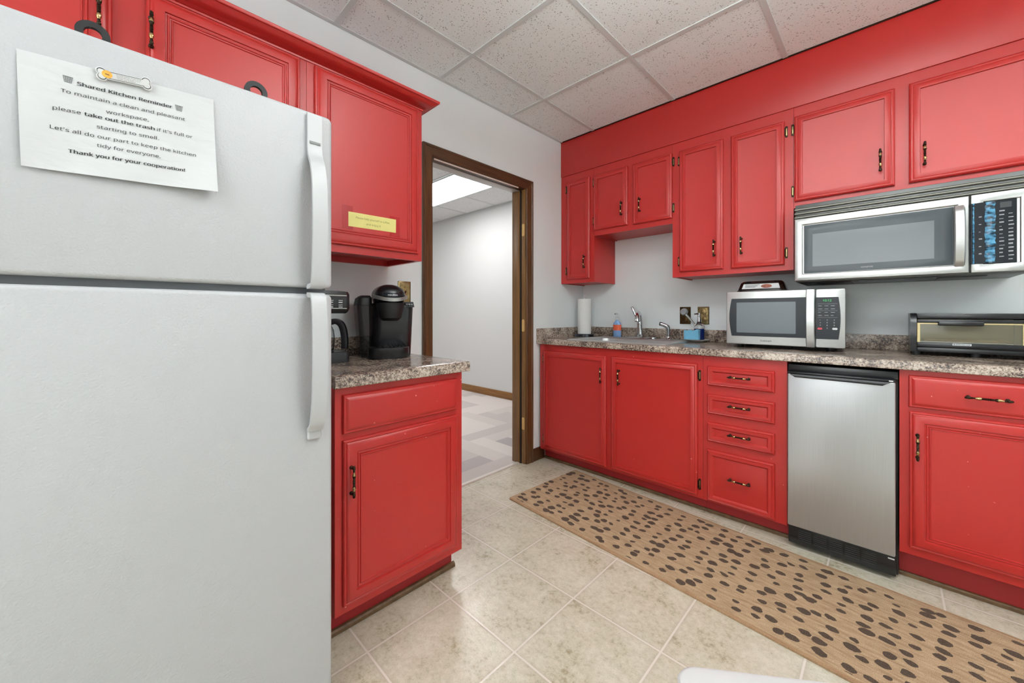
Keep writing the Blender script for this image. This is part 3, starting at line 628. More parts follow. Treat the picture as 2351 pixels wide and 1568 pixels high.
part('stop_button', MB().prism(rrect(cu0-.003, .112, cu0+.016, .122, .004), FT, .0142, .0148), 'red_btn', cp, 'red button')
part('start_button', MB().prism(rrect(cu0+cw-.016, .112, cu0+cw+.004, .122, .004), FT, .0142, .0148), 'print_white', cp, 'white button')
part('clock', text(MB(), '10:12', FT, (cu0+.018, .2545), .034, .0145, bold=.01), 'green_led', cp, 'green clock digits')
# bakery tray on top of it
q = ML+Vector((.160*math.cos(ang)-.12*math.sin(ang), .160*math.sin(ang)+.12*math.cos(ang), .3145))
t = thing('bakery_tray', 'domed plastic bakery tray lying on the countertop microwave', 'food tray', q+Vector((0, 0, .0)), ang, local=True)
part('tray', MB().loft([rr3(-.115, -.075, .115, .075, .03, .0008), rr3(-.120, -.080, .120, .080, .03, .006), rr3(-.120, -.080, .120, .080, .03, .012), rr3(-.110, -.070, .110, .070, .03, .013)]), 'black', t)
part('pastry', MB().loft([rr3(-.095, -.055, .095, .055, .03, .0135), rr3(-.09, -.05, .09, .05, .03, .034), rr3(-.07, -.035, .07, .035, .03, .040)]), 'food', t)
part('lid', MB().loft([rr3(-.117, -.077, .117, .077, .03, .0135), rr3(-.104, -.064, .104, .064, .03, .055), rr3(-.094, -.054, .094, .054, .03, .064)]), 'smoke', t, 'dark clear domed lid')
lb = part('label', MB().raw([(-.092, -.0765, .020), (.092, -.0765, .020), (.084, -.067, .048), (-.084, -.067, .048), (-.092, -.0745, .020), (.092, -.0745, .020), (.084, -.065, .048), (-.084, -.065, .048)], [[0, 1, 2, 3], [7, 6, 5, 4], [0, 4, 5, 1], [1, 5, 6, 2], [2, 6, 7, 3], [3, 7, 4, 0]]), 'paper', t, 'white paper label')
LT = lambda u, v, n: (u, -.0765+(v-.022)*.34-.0006-n, v)
b = MB()
for k, zz in enumerate((.041, .034, .028)): b.box((-.075, LT(0, zz, .0004)[1], zz), (-.005-.01*k, LT(0, zz, 0)[1]+.0008, zz+.003))
part('label_print', b, 'ink_grey', lb); part('label_picture', MB().prism([(.028+.026*math.cos(k*PI/8), .034+.011*math.sin(k*PI/8)) for k in range(16)], LT, 0, .0004), 'food', lb)

# ------------------------------------------------------------------ over the range microwave
t = thing('mounted_microwave', 'stainless steel microwave mounted under the red wall cabinet', 'microwave', (1.962, YB-.002, 1.288))
x0, x1, z0, z1 = 1.5815, 2.344, 1.288, 1.6765; T = TB(2.50)
part('housing', MB().box((x0+.002, 2.506, z0+.012), (x1-.002, YB-.002, z1+.010), .003), 'dark_metal', t)
ug = part('underside', MB().box((x0+.004, 2.515, z0-.004), (x1-.004, YB-.004, z0+.0115), .003), 'dark_metal', t)
for a, c in ((1.66, 1.80), (2.10, 2.24)): part('grease_filter', MB().box((a, 2.60, z0-.0075), (c, 2.84, z0-.0042), .002), 'charcoal', ug)
part('lamp_cover', MB().prism([(1.83, 2.56), (2.09, 2.56), (2.05, 2.70), (1.87, 2.70)], TZ(z0-.0042), 0, -.010), 'charcoal', ug)
b = MB()
for k in range(3):
    za = 1.6150+.0207*k
    b.loft([[(x, y, zz) for (y, zz) in ((2.512, za-.001), (2.500, za+.0005), (2.4965, za+.003), (2.4965, za+.0065), (2.503, za+.0115), (2.516, za+.014), (2.525, za+.014), (2.525, za))] for x in (x0+.0005, x1-.0005)])
part('vent_grille', b, 'louvre', t, 'three grey vent louvres')
P_ST = [(0, 0), (0, .006), (.004, .012), (.010, .014), (.030, .014), (.034, .012), (.037, .0065), (.040, .006)]
dr = part('door', MB().panel(T, x0, z0, 2.1795, 1.6125, P_ST), 'steel_h', t, 'stainless steel door')
w0, w1, w2, w3 = 1.6225, 1.3265, 2.134, 1.5735
part('door_glass', MB().panel(T, w0, w1, w2, w3, [(0, .0062), (0, .0085), (.002, .009), (.034, .0072), (.0345, .0072)]), 'glass_frame', dr, 'dark grey glass border')
part('window', MB().box(T(w0+.035, w1+.033, .0073), T(w2-.055, w3-.048, .0078)), 'glass_dark', dr, 'grey window')
part('brand_mark', text(MB(), 'KENMORE', T, (1.842, 1.3385), .042, .0094, bold=.012), 'print_grey', dr)
part('side_strip', MB().box(T(2.1345, w1, .0062), T(2.1795, w3, .0085)), 'mw_black', dr)
part('handle', MB().sweep([(2.150, 2.489-.034*math.sin(PI*k/14)**.55 if 0 < k < 14 else 2.490, 1.320+.252*k/14) for k in range(15)], [(-.0145, -.004), (.0145, -.004), (.016, 0), (.012, .005), (-.012, .005), (-.016, 0)], (1, 0, 0)), 'steel_h', dr, 'bowed steel handle')
cp = part('control_panel', MB().panel(T, 2.181, z0, x1, 1.6125, [(0, 0), (0, .006), (.002, .013), (.004, .014), (.0305, .014), (.034, .012), (.036, .0065), (.038, .006)]), 'steel_h', t, 'stainless steel panel')
part('keypad', MB().box(T(2.1815, 1.3235, .0062), T(2.300, 1.5755, .0146)), 'mw_black', cp, 'black keypad')
part('display', MB().prism(rrect(2.258, 1.545, 2.287, 1.567, .002), T, .0147, .0152), 'charcoal', cp)
rk = random.Random(2)
for k in range(13):
    zz = 1.530-.0152*k
    part('key_legend', BX(T(2.256, zz, .0147), T(2.256+rk.uniform(.006, .014), zz+rk.uniform(.0015, .005), .0150)), 'print_grey', cp); part('key_legend', BX(T(2.279, zz-.012, .0147), T(2.279+rk.uniform(.010, .014), zz-.012+rk.uniform(.002, .006), .0150)), 'print_grey', cp)
    if k % 2: part('key_legend', BX(T(2.203, zz, .0147), T(2.203+rk.uniform(.003, .011), zz+rk.uniform(.002, .005), .0150)), 'print_grey', cp)
def wavy(x, w, k): 
    L_, R_ = [], []; r = random.Random(k)
    for i in range(26): zz = 1.3245+.250*i/25; L_.append((x-w*(.75+.35*r.random()), zz)); R_.append((x+w*(.75+.35*r.random()), zz))
    return L_, R_
for xx, ww, kk in ((2.233, .0145, 4), (2.1885, .003, 9)):
    L_, R_ = wavy(xx, ww, kk); rr_ = random.Random(kk+1); b = MB()
    rows = [[T(l[0], l[1], .0152), T((2*l[0]+r_[0])/3, l[1], .0175+.002*rr_.random()), T((l[0]+2*r_[0])/3, l[1], .0168+.003*rr_.random()), T(r_[0], r_[1], .0152), T(r_[0], r_[1], .0148), T(l[0], l[1], .0148)] for l, r_ in zip(L_, R_)]
    b.loft(rows); part('protective_film', b, 'film_blue', cp, 'crinkled blue protective film', angle=20)

# ------------------------------------------------------------------ toaster oven
TX, TY = 2.010, 2.600
t = thing('toaster_oven', 'black toaster oven at the end of the sink counter', 'toaster oven', (2.22, 2.73, CT)); T = TB(TY)
b = MB(); zb, zt = CT+.018, 1.121
sidep = [(TY+.004, zb), (TY-.004, zb+.05), (TY-.004, zb+.12), (TY+.008, zt-.012), (TY+.022, zt), (YB-.035, zt), (YB-.030, zt-.01), (YB-.030, zb)]
for xa in (TX, TX+.415): b.loft([[(xa, y, zz) for y, zz in sidep], [(xa+.020, y, zz) for y, zz in sidep]])
b.box((TX+.02, TY+.012, zt-.026), (TX+.415, YB-.032, zt-.001), .004); b.box((TX+.02, TY+.004, zb), (TX+.415, YB-.032, zb+.022), .004)
b.box((TX+.02, YB-.05, zb+.02), (TX+.415, YB-.032, zt-.02)); b.box((TX+.335, TY+.004, zb+.02), (TX+.415, YB-.05, zt-.02), .003)
part('housing', b, 'black', t)
part('cavity', MB().box((TX+.022, YB-.058, zb+.024), (TX+.333, YB-.051, zt-.03)).box((TX+.022, TY+.03, zb+.0225), (TX+.333, YB-.058, zb+.026)), 'gold_trim', t, 'tan oven interior')
part('crumb_tray', MB().box((TX+.045, TY+.06, zb+.046), (TX+.300, YB-.08, zb+.056), .003), 'raw_wood', t, 'tan baking tray inside')
b = MB(); 
for zz in (zb+.040, zb+.045): b.tube([(TX+.024, TY+.035, zz), (TX+.333, TY+.035, zz)], .0018, 8)
part('rack', b, 'chrome', t)
dr = part('door_frame', MB().box(T(TX+.0215, zt-.044, -.006), T(TX+.333, zt-.029, .002), .002).box(T(TX+.0215, zb+.023, -.006), T(TX+.333, zb+.044, .003), .002), 'black', t)
b = MB(); 
for a, c in (((TX+.0225, zb+.0445), (TX+.031, zt-.0445)), ((TX+.322, zb+.0445), (TX+.332, zt-.0445)), ((TX+.0315, zt-.0495), (TX+.3215, zt-.0445))): b.box(T(a[0], a[1], -.006), T(c[0], c[1], .001))
part('door_trim', b, 'gold_trim', dr, 'pale gold trim around the glass')
part('door_glass', MB().box(T(TX+.0315, zb+.0445, -.004), T(TX+.3215, zt-.05, -.001)), 'oven_pane', dr, 'greenish tan oven glass')
b = MB().box(T(TX+.085, zt-.056, .014), T(TX+.218, zt-.036, .030), .005)
for u in (TX+.10, TX+.203): b.box(T(u-.006, zt-.050, .0012), T(u+.006, zt-.040, .015))
part('handle', b, 'black', dr)
lb = part('name_plate', MB().box(T(TX+.130, zb+.0335, .0031), T(TX+.185, zb+.0425, .0040)), 'print_white', dr, 'white name plate'); part('brand_mark', text(MB(), 'BLACK+DECKER', T, (TX+.133, zb+.0355), .049, .0042, bold=.02), 'ink', lb)
for u in (TX+.02, TX+.20, TX+.39):
    for y in (TY+.035, YB-.07): part('foot', MB().lathe([(.012, 0), (.014, .003), (.014, .0175), (0, .0175)], (u, y, CT+.0004), seg=12), 'charcoal', t)
for k in range(3): part('knob', MB().lathe([(.018, 0), (.016, .012), (0, .0125)], T(TX+.372, zb+.045+.045*k, -.0035), (0, -1, 0), 18), 'silver', t)

# ------------------------------------------------------------------ small refrigerator under the counter
t = thing('mini_fridge', 'small undercounter refrigerator with stainless steel door', 'refrigerator', (1.772, 2.58, 0)); T = TB(2.262)
part('cabinet_body', MB().box((1.5865, 2.305, .016), (1.966, 2.86, .872), .004), 'black_matte', t)
part('top_strip', MB().box((1.586, 2.285, .842), (1.9655, 2.3045, .875), .003), 'black', t)
dr = part('door', MB().prism(rrect(1.5865, .106, 1.957, .833, .007), T, -.040, 0, 0, .005), 'steel_v', t, 'brushed stainless steel door')
hp = [(1.590, .833), (1.957, .833), (1.957, .841), (1.590, .843)]
b = MB().box(T(1.5865, .8335, -.042), T(1.957, .843, .004), .002)
b.prism([(1.598, .8335), (1.616, .818), (1.918, .8155), (1.940, .8335)], T, .0008, .012, 0, .004)
part('handle', b, 'black', dr, 'black pull strip along the door top')
part('badge', MB().box(T(1.937, .8352, .0041), T(1.950, .8405, .0048)), 'print_white', dr)
gr = part('kick_grille', MB().box((1.588, 2.275, .020), (1.9585, 2.3045, .1045), .004), 'black', t)
b = MB()
for s_ in range(5):
    for k in range(6): xa = 1.628+.056*s_; b.box((xa, 2.2735, .042+.0088*k), (xa+.048, 2.2748, .0445+.0088*k))
part('grille_slots', b, 'charcoal', gr)
part('hinge_clip', MB().box((1.934, 2.2725, .089), (1.954, 2.2748, .094)), 'print_white', gr)

# ------------------------------------------------------------------ refrigerator wall
FA = .615; AT = TA(FA)
t = thing('base_cabinet', 'red base cabinet with one drawer beside the white refrigerator', 'cabinet', (.003, .78, 0))
b = MB(); u0, u1, z0 = .5155, 1.049, .107; zc = .8725
b.box((FA-.02, u0, z0), (FA, u1, zc)); b.box((.003, u0, z0), (FA-.02, u0+.018, zc)); b.box((.003, u1-.018, z0), (FA-.02, u1, zc)); b.box((.003, u0+.018, z0), (FA-.02, u1-.018, z0+.018)); b.box((.003, u0+.018, z0+.018), (.013, u1-.018, zc))
part('cabinet_body', b, 'red', t)
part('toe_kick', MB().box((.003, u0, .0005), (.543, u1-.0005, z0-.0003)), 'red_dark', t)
part('shoe_strip', MB().prism([(.5435, .0005), (.5565, .0005), (.5565, .013), (.552, .019), (.5435, .021)], (lambda u, v, n: (u, n, v)), u0, u1+.010), 'shoe', t, 'brown wood strip along the floor')
front(t, AT, .539, .7145, 1.017, .846, P_FLAT, 'drawer')
front(t, AT, .540, .1355, 1.019, .692, P_RAISE, hd=(.5625, .558, .0185, .108, True))
t = thing('countertop', 'short speckled granite look countertop beside the white refrigerator', 'countertop', (.3, .79, .873))
noseA = [(.618, .8735), (.643, .8735), (.645, .876), (.645, .906), (.643, .911), (.638, .914), (.60, .914), (.60, .8735)]
b = MB().loft([[(x, .506, zz) for x, zz in noseA], [(x, 1.0705, zz) for x, zz in noseA]]); b.box((.0015, .506, .8735), (.60, 1.0705, .914))
part('counter_slab', b, 'granite', t)
part('backsplash', MB().box((.0015, .506, .9143), (.0205, .998, 1.004), .003), 'granite', t)
CA = .914
# wall cabinets over refrigerator and short counter
UT = TA(.32)
def cab_a(label, u0, u1, z0, z1):
    t = thing('wall_cabinet', label, 'cabinet', (.002, (u0+u1)/2, z0)); b = MB(); g = .0006
    b.box((.30, u0+g, z0), (.32, u1-g, z1)); b.box((.002, u0+g, z0), (.30, u0+.018, z1)); b.box((.002, u1-.018, z0), (.30, u1-g, z1))
    b.box((.022, u0+.018, z0+.026), (.30, u1-.018, z0+.042)); b.box((.002, u0+.018, z0), (.022, u1-.018, z1)); b.box((.022, u0+.018, z1-.02), (.30, u1-.018, z1))
    part('cabinet_body', b, 'red', t); return t
t = cab_a('red one door wall cabinet above the coffee makers', .524, 1.0405, 1.3705, 2.100)
front(t, UT, .552, 1.402, 1.017, 2.0885, P_RAISE)
t = cab_a('red two door wall cabinet above the white refrigerator', -.47, .524, 1.775, 2.100)
front(t, UT, .0735, 1.803, .4985, 2.0885, P_RAISE, hd=(.0835, 1.966, .0185, .106, True))
front(t, UT, -.430, 1.803, .0025, 2.0885, P_RAISE, hd=(-.0235, 1.966, .0185, .106, True))
cp_ = [(0.0005, 2.094), (.004, 2.094), (.005, 2.100), (.011, 2.102), (.014, 2.106), (.020, 2.108), (.034, 2.113), (.047, 2.122), (.054, 2.128), (.060, 2.128), (.062, 2.131), (.062, 2.139), (.058, 2.142), (0.0005, 2.142)]
b = MB().loft([[(.32+d_, -.47, zz) for d_, zz in cp_], [(.32+d_, 1.041+d_, zz) for d_, zz in cp_], [(.002, 1.041+d_, zz) for d_, zz in cp_]])
solo('trim_2', b, 'red', 'red crown molding along the wall cabinets above the refrigerator', 'molding', kind='structure')
# yellow label
t = thing('yellow_label', 'yellow paper label taped to the red cabinet door above the brewer', 'label', (.333, .789, 1.513)); T = TA(.3328)
yl = part('label_paper', MB().raw([T(.681, 1.481, .0004), T(.896, 1.4845, .0004), T(.897, 1.5445, .0004), T(.681, 1.5415, .0004), T(.681, 1.481, 0), T(.896, 1.4845, 0), T(.897, 1.5445, 0), T(.681, 1.5415, 0)], [[0, 1, 2, 3], [7, 6, 5, 4], [0, 4, 5, 1], [1, 5, 6, 2], [2, 6, 7, 3], [3, 7, 4, 0]]), 'yellow', t)
part('label_print', text(text(MB(), 'Please help yourself to coffee', T, (.712, 1.518), .152, .0007, .006, .004), 'and enjoy it', T, (.757, 1.497), .066, .0007, .006, .004), simple('olive_print', (138, 130, 70), .7), yl)
part('tape', MB().box(T(.656, 1.468, -.0001), T(.700, 1.566, .0002)), 'tape', t, 'clear tape')
part('tape', MB().box(T(.866, 1.466, -.0001), T(.915, 1.556, .0002)), 'tape', t, 'clear tape')

# ------------------------------------------------------------------ white refrigerator
t = thing('refrigerator', 'large white top freezer refrigerator with a note on it', 'refrigerator', (.42, .06, 0)); fy0, fy1 = -.318, .4365
part('cabinet_body', MB().box((.03, fy0+.004, .018), (.722, fy1-.004, 1.660), .008), 'fridge', t)
part('gasket', MB().box((.722, fy0+.012, .055), (.778, fy1-.012, 1.655)), 'gasket', t)
T = TA(.742)
fd = part('freezer_door', MB().prism(rrect(fy0, 1.1905, fy1, 1.672, .014), T, 0, .058, 0, .010), 'fridge', t)
rd = part('main_door', MB().prism(rrect(fy0, .060, fy1, 1.1735, .014), T, 0, .058, 0, .010), 'fridge', t)
part('base_grille', MB().box((.66, fy0+.01, .016), (.735, fy1-.01, .052), .004), 'charcoal', t)
for y in (fy0+.08, fy1-.08): part('foot', MB().lathe([(.02, 0), (.02, .0155), (0, .0155)], (.65, y, .0004), seg=12), 'black', t)
def sec(w, th): 
    return lambda s: [(-w, -th*.5), (w, -th*.5), (w*1.02, 0), (w*.86, th*.5), (-w*.86, th*.5), (-w*1.02, 0)]
yc = .386
hz = [(.8035, 1.662), (.804, 1.64), (.8045, 1.60), (.8055, 1.565), (.811, 1.545), (.826, 1.520), (.838, 1.480), (.844, 1.43), (.846, 1.37), (.845, 1.31), (.842, 1.26), (.838, 1.225), (.833, 1.205), (.826, 1.195), (.803, 1.193)]
part('handle', MB().sweep([(x, yc, z) for x, z in hz], sec(.0185, .014), (0, 1, 0)), 'fridge_smooth', fd, 'smooth white handle', 60)
part('name_badge', MB().box((.812, yc-.014, 1.579), (.8135, yc+.014, 1.5865), .0006), 'ink_grey', fd)
hz2 = [(.803, 1.170), (.826, 1.168), (.834, 1.158), (.839, 1.135), (.844, 1.09), (.846, 1.03), (.846, .98), (.843, .92), (.836, .865), (.824, .825), (.811, .806)]
part('handle', MB().sweep([(x, yc, z) for x, z in hz2], sec(.0185, .014), (0, 1, 0)), 'fridge_smooth', rd, 'smooth white handle', 60)
part('handle_foot', MB().prism(rrect(yc-.018, .777, yc+.018, .812, .006), TA(.8005), 0, .010, 0, .004), 'fridge_smooth', rd)
# note on the freezer door
NX = .8012
pTL, pTR, pBR, pBL = (-.119, 1.598), (.166, 1.618), (.171, 1.400), (-.113, 1.387)
def bend(u, v):
    a = max(0, min(1, (u+.119)/.286)); h = max(0, min(1, (1.61-v)/.22))
    return .0012+.0035*(.5-.5*math.cos(a*11+h*5))*h+.021*(a**2.2)*(h**1.6)+.006*((1-a)**3)*h
b = MB(); nu, nv = 64, 48; vs = []
for j in range(nv+1):
    for i in range(nu+1):
        s_, q_ = i/nu, j/nv
        y = (pTL[0]*(1-s_)+pTR[0]*s_)*(1-q_)+(pBL[0]*(1-s_)+pBR[0]*s_)*q_; zz = (pTL[1]*(1-s_)+pTR[1]*s_)*(1-q_)+(pBL[1]*(1-s_)+pBR[1]*s_)*q_
        vs.append((NX+bend(y, zz), y, zz))
n_ = len(vs); vs2 = [(x-.0003, y, zz) for x, y, zz in vs]; fs = []
for j in range(nv):
    for i in range(nu): a = j*(nu+1)+i; fs.append([a, a+1, a+nu+2, a+nu+1]); fs.append([n_+a+nu+1, n_+a+nu+2, n_+a+1, n_+a])
ring = [i for i in range(nu+1)]+[j*(nu+1)+nu for j in range(1, nv+1)]+[nv*(nu+1)+i for i in range(nu-1, -1, -1)]+[j*(nu+1) for j in range(nv-1, 0, -1)]
for k in range(len(ring)): a, c = ring[k], ring[(k+1) % len(ring)]; fs.append([a, n_+a, n_+c, c])
b.raw(vs+vs2, fs)
note = solo('paper_note', b, 'paper', 'white printed kitchen reminder note on the freezer door', 'note', (NX, .02, 1.5), angle=60)
b = MB(); T = TA(NX)
for s_, p, q_, bo in (('Shared Kitchen Reminder', (-0.0458, 1.5619), (0.0933, 1.5694), .022), ('To maintain a clean and pleasant', (-0.0665, 1.5402), (0.1152, 1.5492), 0), ('workspace,', (-0.0070, 1.5222), (0.0561, 1.5268), 0),
                      ("please", (-0.0762, 1.5034), (-0.0403, 1.5065), 0), ("take out the trash", (-0.0366, 1.5067), (0.0648, 1.5109), .022), ("if it's full or", (0.0685, 1.5108), (0.1280, 1.5137), 0), ('starting to smell.', (-0.0196, 1.4876), (0.0720, 1.4920), 0),
                      ("Let's all do our part to keep the kitchen", (-0.0794, 1.4661), (0.1336, 1.4734), 0), ('tidy for everyone.', (-0.0196, 1.4501), (0.0744, 1.4533), 0), ('Thank you for your cooperation!', (-0.0572, 1.4276), (0.1139, 1.4340), .022)):
    A, B = p, q_
    for k in range(4 if bo else 1): text(b, s_, T, (A[0]+.00022*k, A[1]), B[0]-A[0]-.0005, .0009+.00003*k, (B[1]-A[1])/(B[0]-A[0]), 0, .0102, bend=bend)
part('printed_text', b, 'ink', note)
for (cu_, cv_) in ((-0.0575, 1.5677), (0.1046, 1.5739)):
    A = (cu_, cv_); b = MB(); w = .0058
    nb_ = bend(*A)+.0005; T2 = TA(NX+nb_)
    b.prism([(A[0]-w*1.15, A[1]+.0048), (A[0]+w*1.15, A[1]+.0048), (A[0]+w*1.15, A[1]+.0062), (A[0]-w*1.15, A[1]+.0062)], T2, 0, .0003)
    for k in range(5): s_ = -1+.5*k; b.raw([T2(A[0]+w*s_-.0005, A[1]+.0052, .0002), T2(A[0]+w*s_+.0005, A[1]+.0052, .0002), T2(A[0]+w*.74*s_+.0005, A[1]-.0058, .0002), T2(A[0]+w*.74*s_-.0005, A[1]-.0058, .0002)], [[0, 1, 2, 3]])
    for k in range(4): zz = A[1]-.0055+.0032*k; ww = w*(.74+.24*(k/3.2)); b.prism([(A[0]-ww, zz), (A[0]+ww, zz), (A[0]+ww, zz+.0008), (A[0]-ww, zz+.0008)], T2, 0, .0002)
    part('trash_icon', b, 'ink_grey', note, 'small grey waste basket symbol')
# bone magnet
def bone(c, L_, r, hw, ang_):
    P = []
    def arc(cx, cy, a0, a1, n=9): 
        for k in range(n+1): a = math.radians(a0+(a1-a0)*k/n); P.append((cx+r*math.cos(a), cy+r*math.sin(a)))
    h = L_/2-r; e = r*.80; a2 = math.degrees(math.asin((hw-e)/r)); a1 = 53.1
    arc(h, -e, -180+a2, a1, 12); arc(h, e, -a1, 180-a2, 12); arc(-h, e, a2, 180+a1, 12); arc(-h, -e, 180-a1, 360-a2, 12)
    ca, sa = math.cos(ang_), math.sin(ang_); return [(c[0]+u*ca-v*sa, c[1]+u*sa+v*ca) for u, v in P]
bc = (.0195, 1.6005); ba = .12
t = thing('bone_magnet', 'white bone shaped magnet holding the note on the freezer door', 'magnet', (.806, bc[0], bc[1])); T = TA(.8068)
mg = part('magnet_body', MB().prism(bone(bc, .0820, .0076, .0084, ba), T, 0, .0025, 0, .0008), 'white_plastic', t)
o1 = bone(bc, .0780, .0063, .0068, ba); o2 = bone(bc, .0764, .0055, .0060, ba); nn_ = len(o1)
part('outline_print', MB().raw([T(u, v, .0029) for u, v in o1]+[T(u, v, .0029) for u, v in o2], [[k, (k+1) % nn_, nn_+(k+1) % nn_, nn_+k] for k in range(nn_)]), 'ink', mg)
part('orange_spot', MB().prism([(bc[0]-.025+.0075*math.cos(k*PI/10), bc[1]-.0022+.0075*math.sin(k*PI/10)) for k in range(20)], T, .0026, .0031), 'orange', mg)
b = MB()
for k, (s_, w) in enumerate((('Every Dog Training', .036), ('Boarding and Care', .034), ('Call us today', .026))): text(b, s_, T, (bc[0]-.012+.001*k, bc[1]+.0012-.0032*k), w, .0030, .12, 0, .0023)
b.prism([(bc[0]-.028, bc[1]-.003), (bc[0]-.022, bc[1]-.0035), (bc[0]-.022, bc[1]-.0022), (bc[0]-.028, bc[1]-.0018)], T, .0032, .0034)
part('small_print', b, 'ink', mg)
# pan with ring handles on top of the refrigerator
t = thing('black_pan', 'black pan with two ring handles on top of the refrigerator', 'pan', (.60, .13, 1.661)); pz = 1.6615
part('pan_body', MB().lathe([(.085, 0), (.095, .004), (.100, .024), (.103, .026), (.100, .028), (.094, .024), (.088, .006), (0, .005)], (.565, .131, pz), seg=36), 'black_matte', t)
for yy in (-.029, .291):
    sg = 1 if yy < .1 else -1; b = MB(); pts = [(.62, yy+.021*math.cos(a*PI/12), pz+.0985+.021*math.sin(a*PI/12)) for a in range(24)]
    R_ = []
    for a in range(25):
        an = a*PI/12; cx_, cz_ = math.cos(an), math.sin(an)
        R_.append([(.62+.005, yy+.015*cx_, pz+.098+.015*cz_), (.62+.005, yy+.0285*cx_, pz+.098+.0285*cz_), (.62-.005, yy+.0285*cx_, pz+.098+.0285*cz_), (.62-.005, yy+.015*cx_, pz+.098+.015*cz_)])
    b.loft(R_, cap=False); b.tube([(.575, yy+sg*.064, pz+.022), (.600, yy+sg*.045, pz+.035), (.617, yy+sg*.022, pz+.055), (.62, yy+sg*.010, pz+.078)], [.007, .007, .007, .008], 10)
    part('ring_handle', b, 'black_matte', t)

# ------------------------------------------------------------------ coffee corner
# single serve brewer, local frame: +x toward its front, +y its left hand side seen from the front is -y
t = thing('coffee_brewer', 'black single serve coffee brewer with silver handle', 'coffee maker', (.205, .925, CA), math.radians(-17), local=True)
def rbox(x0, y0, x1, y1, r, z): return [(u, v, z) for u, v in rrect(x0, y0, x1, y1, r, 6)]
part('body', MB().loft([rbox(-.125, -.068, .040, .105, .035, .0006), rbox(-.13, -.068, .045, .107, .038, .01), rbox(-.135, -.072, .050, .118, .045, .235), rbox(-.135, -.072, .050, .118, .045, .245), rbox(-.125, -.066, .040, .108, .045, .255)]), 'black', t)
base = part('drip_base', MB().loft([rbox(.020, -.100, .128, .078, .052, .0006), rbox(.015, -.104, .131, .081, .054, .006), rbox(.015, -.104, .131, .081, .054, .050), rbox(.020, -.100, .127, .077, .052, .053)]), 'black', t)
b = MB()
for k in range(7): b.box((.045, -.055+.0165*k, .0532), (.112, -.049+.0165*k, .0560), .001)
part('drip_grate', b, 'charcoal', base)
hd = part('brew_head', MB().loft([rbox(-.09, -.060, .095, .060, .055, .2555), rbox(-.095, -.063, .108, .063, .06, .262), *[rbox(-.095+.065*(1-math.cos(a)), -.063*math.cos(a)-.006, .110-.075*(1-math.cos(a)), .063*math.cos(a)+.006, (.06*math.cos(a)+.004)*.92, .292+.05*math.sin(a)) for a in [PI/2*k/9 for k in range(10)]]]), 'black', t)
part('pod_holder', MB().loft([oval(.058, 0, .058, .064, .2553), oval(.058, 0, .056, .062, .235), oval(.058, 0, .046, .05, .185), oval(.058, 0, .030, .034, .172)][::-1]), 'black_matte', hd)
arc_ = []
for k in range(17):
    a = math.radians(-112+224*k/16); arc_.append((.048+.074*math.cos(a), .076*math.sin(a), .268+.016*abs(math.sin(a))**2))
part('lift_handle', MB().sweep(arc_, [(-.008, -.004), (.008, -.004), (.008, .004), (-.008, .004)], (0, 0, 1)), 'silver', hd, 'silver band handle')
KT = lambda u, v, n: (.048+(.068+n)*math.cos(u/.07), (.068+n)*math.sin(u/.07), v)
part('name_band', MB().loft([[KT(-.045+.0075*k, zz, nn) for nn, zz in ((-.004, .284), (.0015, .284), (-.002, .300), (-.006, .300))] for k in range(13)]), 'mw_black', hd)
V, F = text_verts('KEURIG', .02); b = MB(); x0_ = min(v[0] for v in V); x1_ = max(v[0] for v in V)
b.raw([KT(-.022+(x-x0_)/(x1_-x0_)*.044, .287+y*.0115, .0012-.003*y*.7+.001) for x, y, z in V], F); part('brand_mark', b, 'print_white', hd)
rv = part('water_reservoir', MB().loft([rbox(-.125, -.118, .013, -.0735, .020, .0006), rbox(-.130, -.122, .0138, -.0735, .022, .02), rbox(-.135, -.141, .030, -.0728, .024, .243)]), 'smoke2', t, 'smoky clear reservoir')
part('reservoir_lid', MB().loft([rbox(-.136, -.141, .031, -.0728, .024, .2436), rbox(-.136, -.139, .031, -.0728, .024, .250), rbox(-.130, -.134, .026, -.0728, .024, .278), rbox(-.110, -.12, .010, -.079, .02, .290)]), 'black_matte', rv)
kp = part('button_panel', MB().loft([[(.0505, .072, .236), (.0525, .115, .236), (.030, .115, .262), (.028, .072, .262)], [(-.02, .072, .236), (-.02, .115, .236), (-.02, .115, .262), (-.02, .072, .262)]]), 'charcoal', t)
b = MB()
for k in range(3): b.lathe([(.0045, 0), (.004, .002), (0, .002)], (.0425, .081+.012*k, .249), (.75, 0, .66), 10)
part('button', b, 'print_grey', kp)
# drip coffee maker, partly behind the refrigerator
t = thing('coffee_maker', 'black drip coffee maker half hidden by the white refrigerator', 'coffee maker', (.19, .61, CA)); y0, y1 = .510, .706
part('base', MB().prism(rrect(.075, y0, .300, y1, .02), TZ(CA+.0006), 0, .045, 0, .006), 'black', t)
part('warming_plate', MB().lathe([(.062, 0), (.060, .003), (0, .003)], (.215, .605, CA+.046), seg=28), 'charcoal', t)
part('column', MB().box((.078, y0+.004, CA+.046), (.130, y1-.040, 1.12), .008), 'black', t)
hd = part('head', MB().loft([rbox(.078, y0, .290, y1-.012, .02, 1.120), rbox(.076, y0, .296, y1-.004, .02, 1.128), rbox(.076, y0, .300, y1, .02, 1.140), rbox(.076, y0, .300, y1, .02, 1.200), rbox(.080, y0, .296, y1-.004, .02, 1.211), rbox(.09, y0, .286, y1-.012, .02, 1.2135)]), 'black', t)
T = TA(.3004); b = MB().box(T(y0+.012, 1.192, 0), T(y1-.018, 1.1965, .001)).box(T(y0+.012, 1.139, 0), T(y1-.018, 1.1425, .001))
part('trim_band', b, 'silver', hd, 'silver trim bands'); b = MB(); rk = random.Random(4)
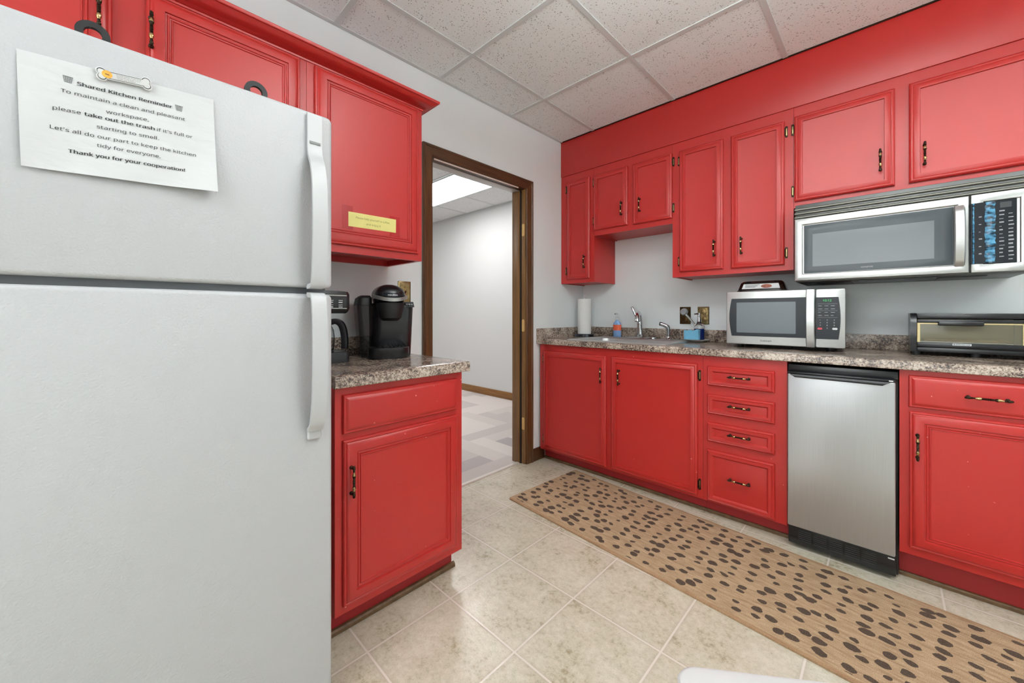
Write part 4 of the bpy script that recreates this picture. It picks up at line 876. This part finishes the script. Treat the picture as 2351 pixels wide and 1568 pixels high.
for i in range(2):
    for j in range(4):
        text(b, ('CLEAN', 'AUTO', 'PM', 'ON', 'STRONG', 'DELAY', 'BREW', 'SET')[4*i+j], T, (y0+.030+.038*j, 1.172-.019*i), .017, .0006, 0, .02, .005)
        b.box(T(y0+.030+.038*j, 1.164-.019*i, .0004), T(y0+.046+.038*j, 1.1675-.019*i, .0007))
part('button_print', b, 'print_white', hd)
cf = thing('glass_carafe', 'glass coffee carafe with black handle in the drip coffee maker', 'carafe', (.215, .605, CA+.050))
part('jug', MB().lathe([(.055, 0), (.060, .004), (.064, .05), (.060, .085), (.046, .115), (.044, .120), (.042, .120), (.0445, .113), (.058, .083), (.062, .05), (.058, .007), (0, .005)], (.215, .605, CA+.0495), seg=32), 'clear', cf)
part('lid', MB().lathe([(.047, 0), (.048, .008), (.038, .014), (0, .016)], (.215, .605, CA+.170), seg=24), 'black', cf)
dv = Vector((.60, .80, 0)).normalized(); o_ = Vector((.215, .605, CA+.0495))
hp = [(.046, .118), (.070, .124), (.090, .112), (.100, .088), (.105, .055), (.106, .025), (.104, .008)]
part('handle', MB().sweep([tuple(o_+dv*r+Vector((0, 0, h))) for r, h in hp], [(-.015, -.011), (.015, -.011), (.018, 0), (.014, .012), (-.014, .012), (-.018, 0)], Vector((-dv.y, dv.x, 0))), 'black', cf)

# ------------------------------------------------------------------ floor things
rl, rw = 2.55, .628
t = MB().prism(rrect(-rl/2, -rw/2, rl/2, rw/2, .012), TZ(0), .0006, .008, 0, .002)
c0 = Vector((.312, 1.981, 0)); ra = math.radians(-4.0); cc = c0+Vector((math.cos(ra), math.sin(ra), 0))*rl/2
solo('runner_rug', t, 'rug', 'long tan runner rug with dark brown spots along the cabinets', 'rug', cc, ra, local=True)
t = thing('waste_bin', 'white plastic waste bin just showing at the bottom edge of the photo', 'bin', (1.829, .768, 0), math.radians(36), local=True)
BH = .430
part('bin_body', MB().loft([rr3(-.13, -.10, .13, .10, .035, .0006), rr3(-.135, -.105, .135, .105, .035, .01), rr3(-.155, -.120, .155, .120, .035, BH-.03), rr3(-.158, -.123, .158, .123, .035, BH-.028), rr3(-.158, -.123, .158, .123, .035, BH-.022)]), 'white_plastic', t)
part('bin_lid', MB().loft([rr3(-.160, -.125, .160, .125, .037, BH-.0215), rr3(-.161, -.126, .161, .126, .038, BH-.010), rr3(-.157, -.122, .157, .122, .036, BH-.003), rr3(-.150, -.115, .150, .115, .03, BH)]), 'white_plastic', t)
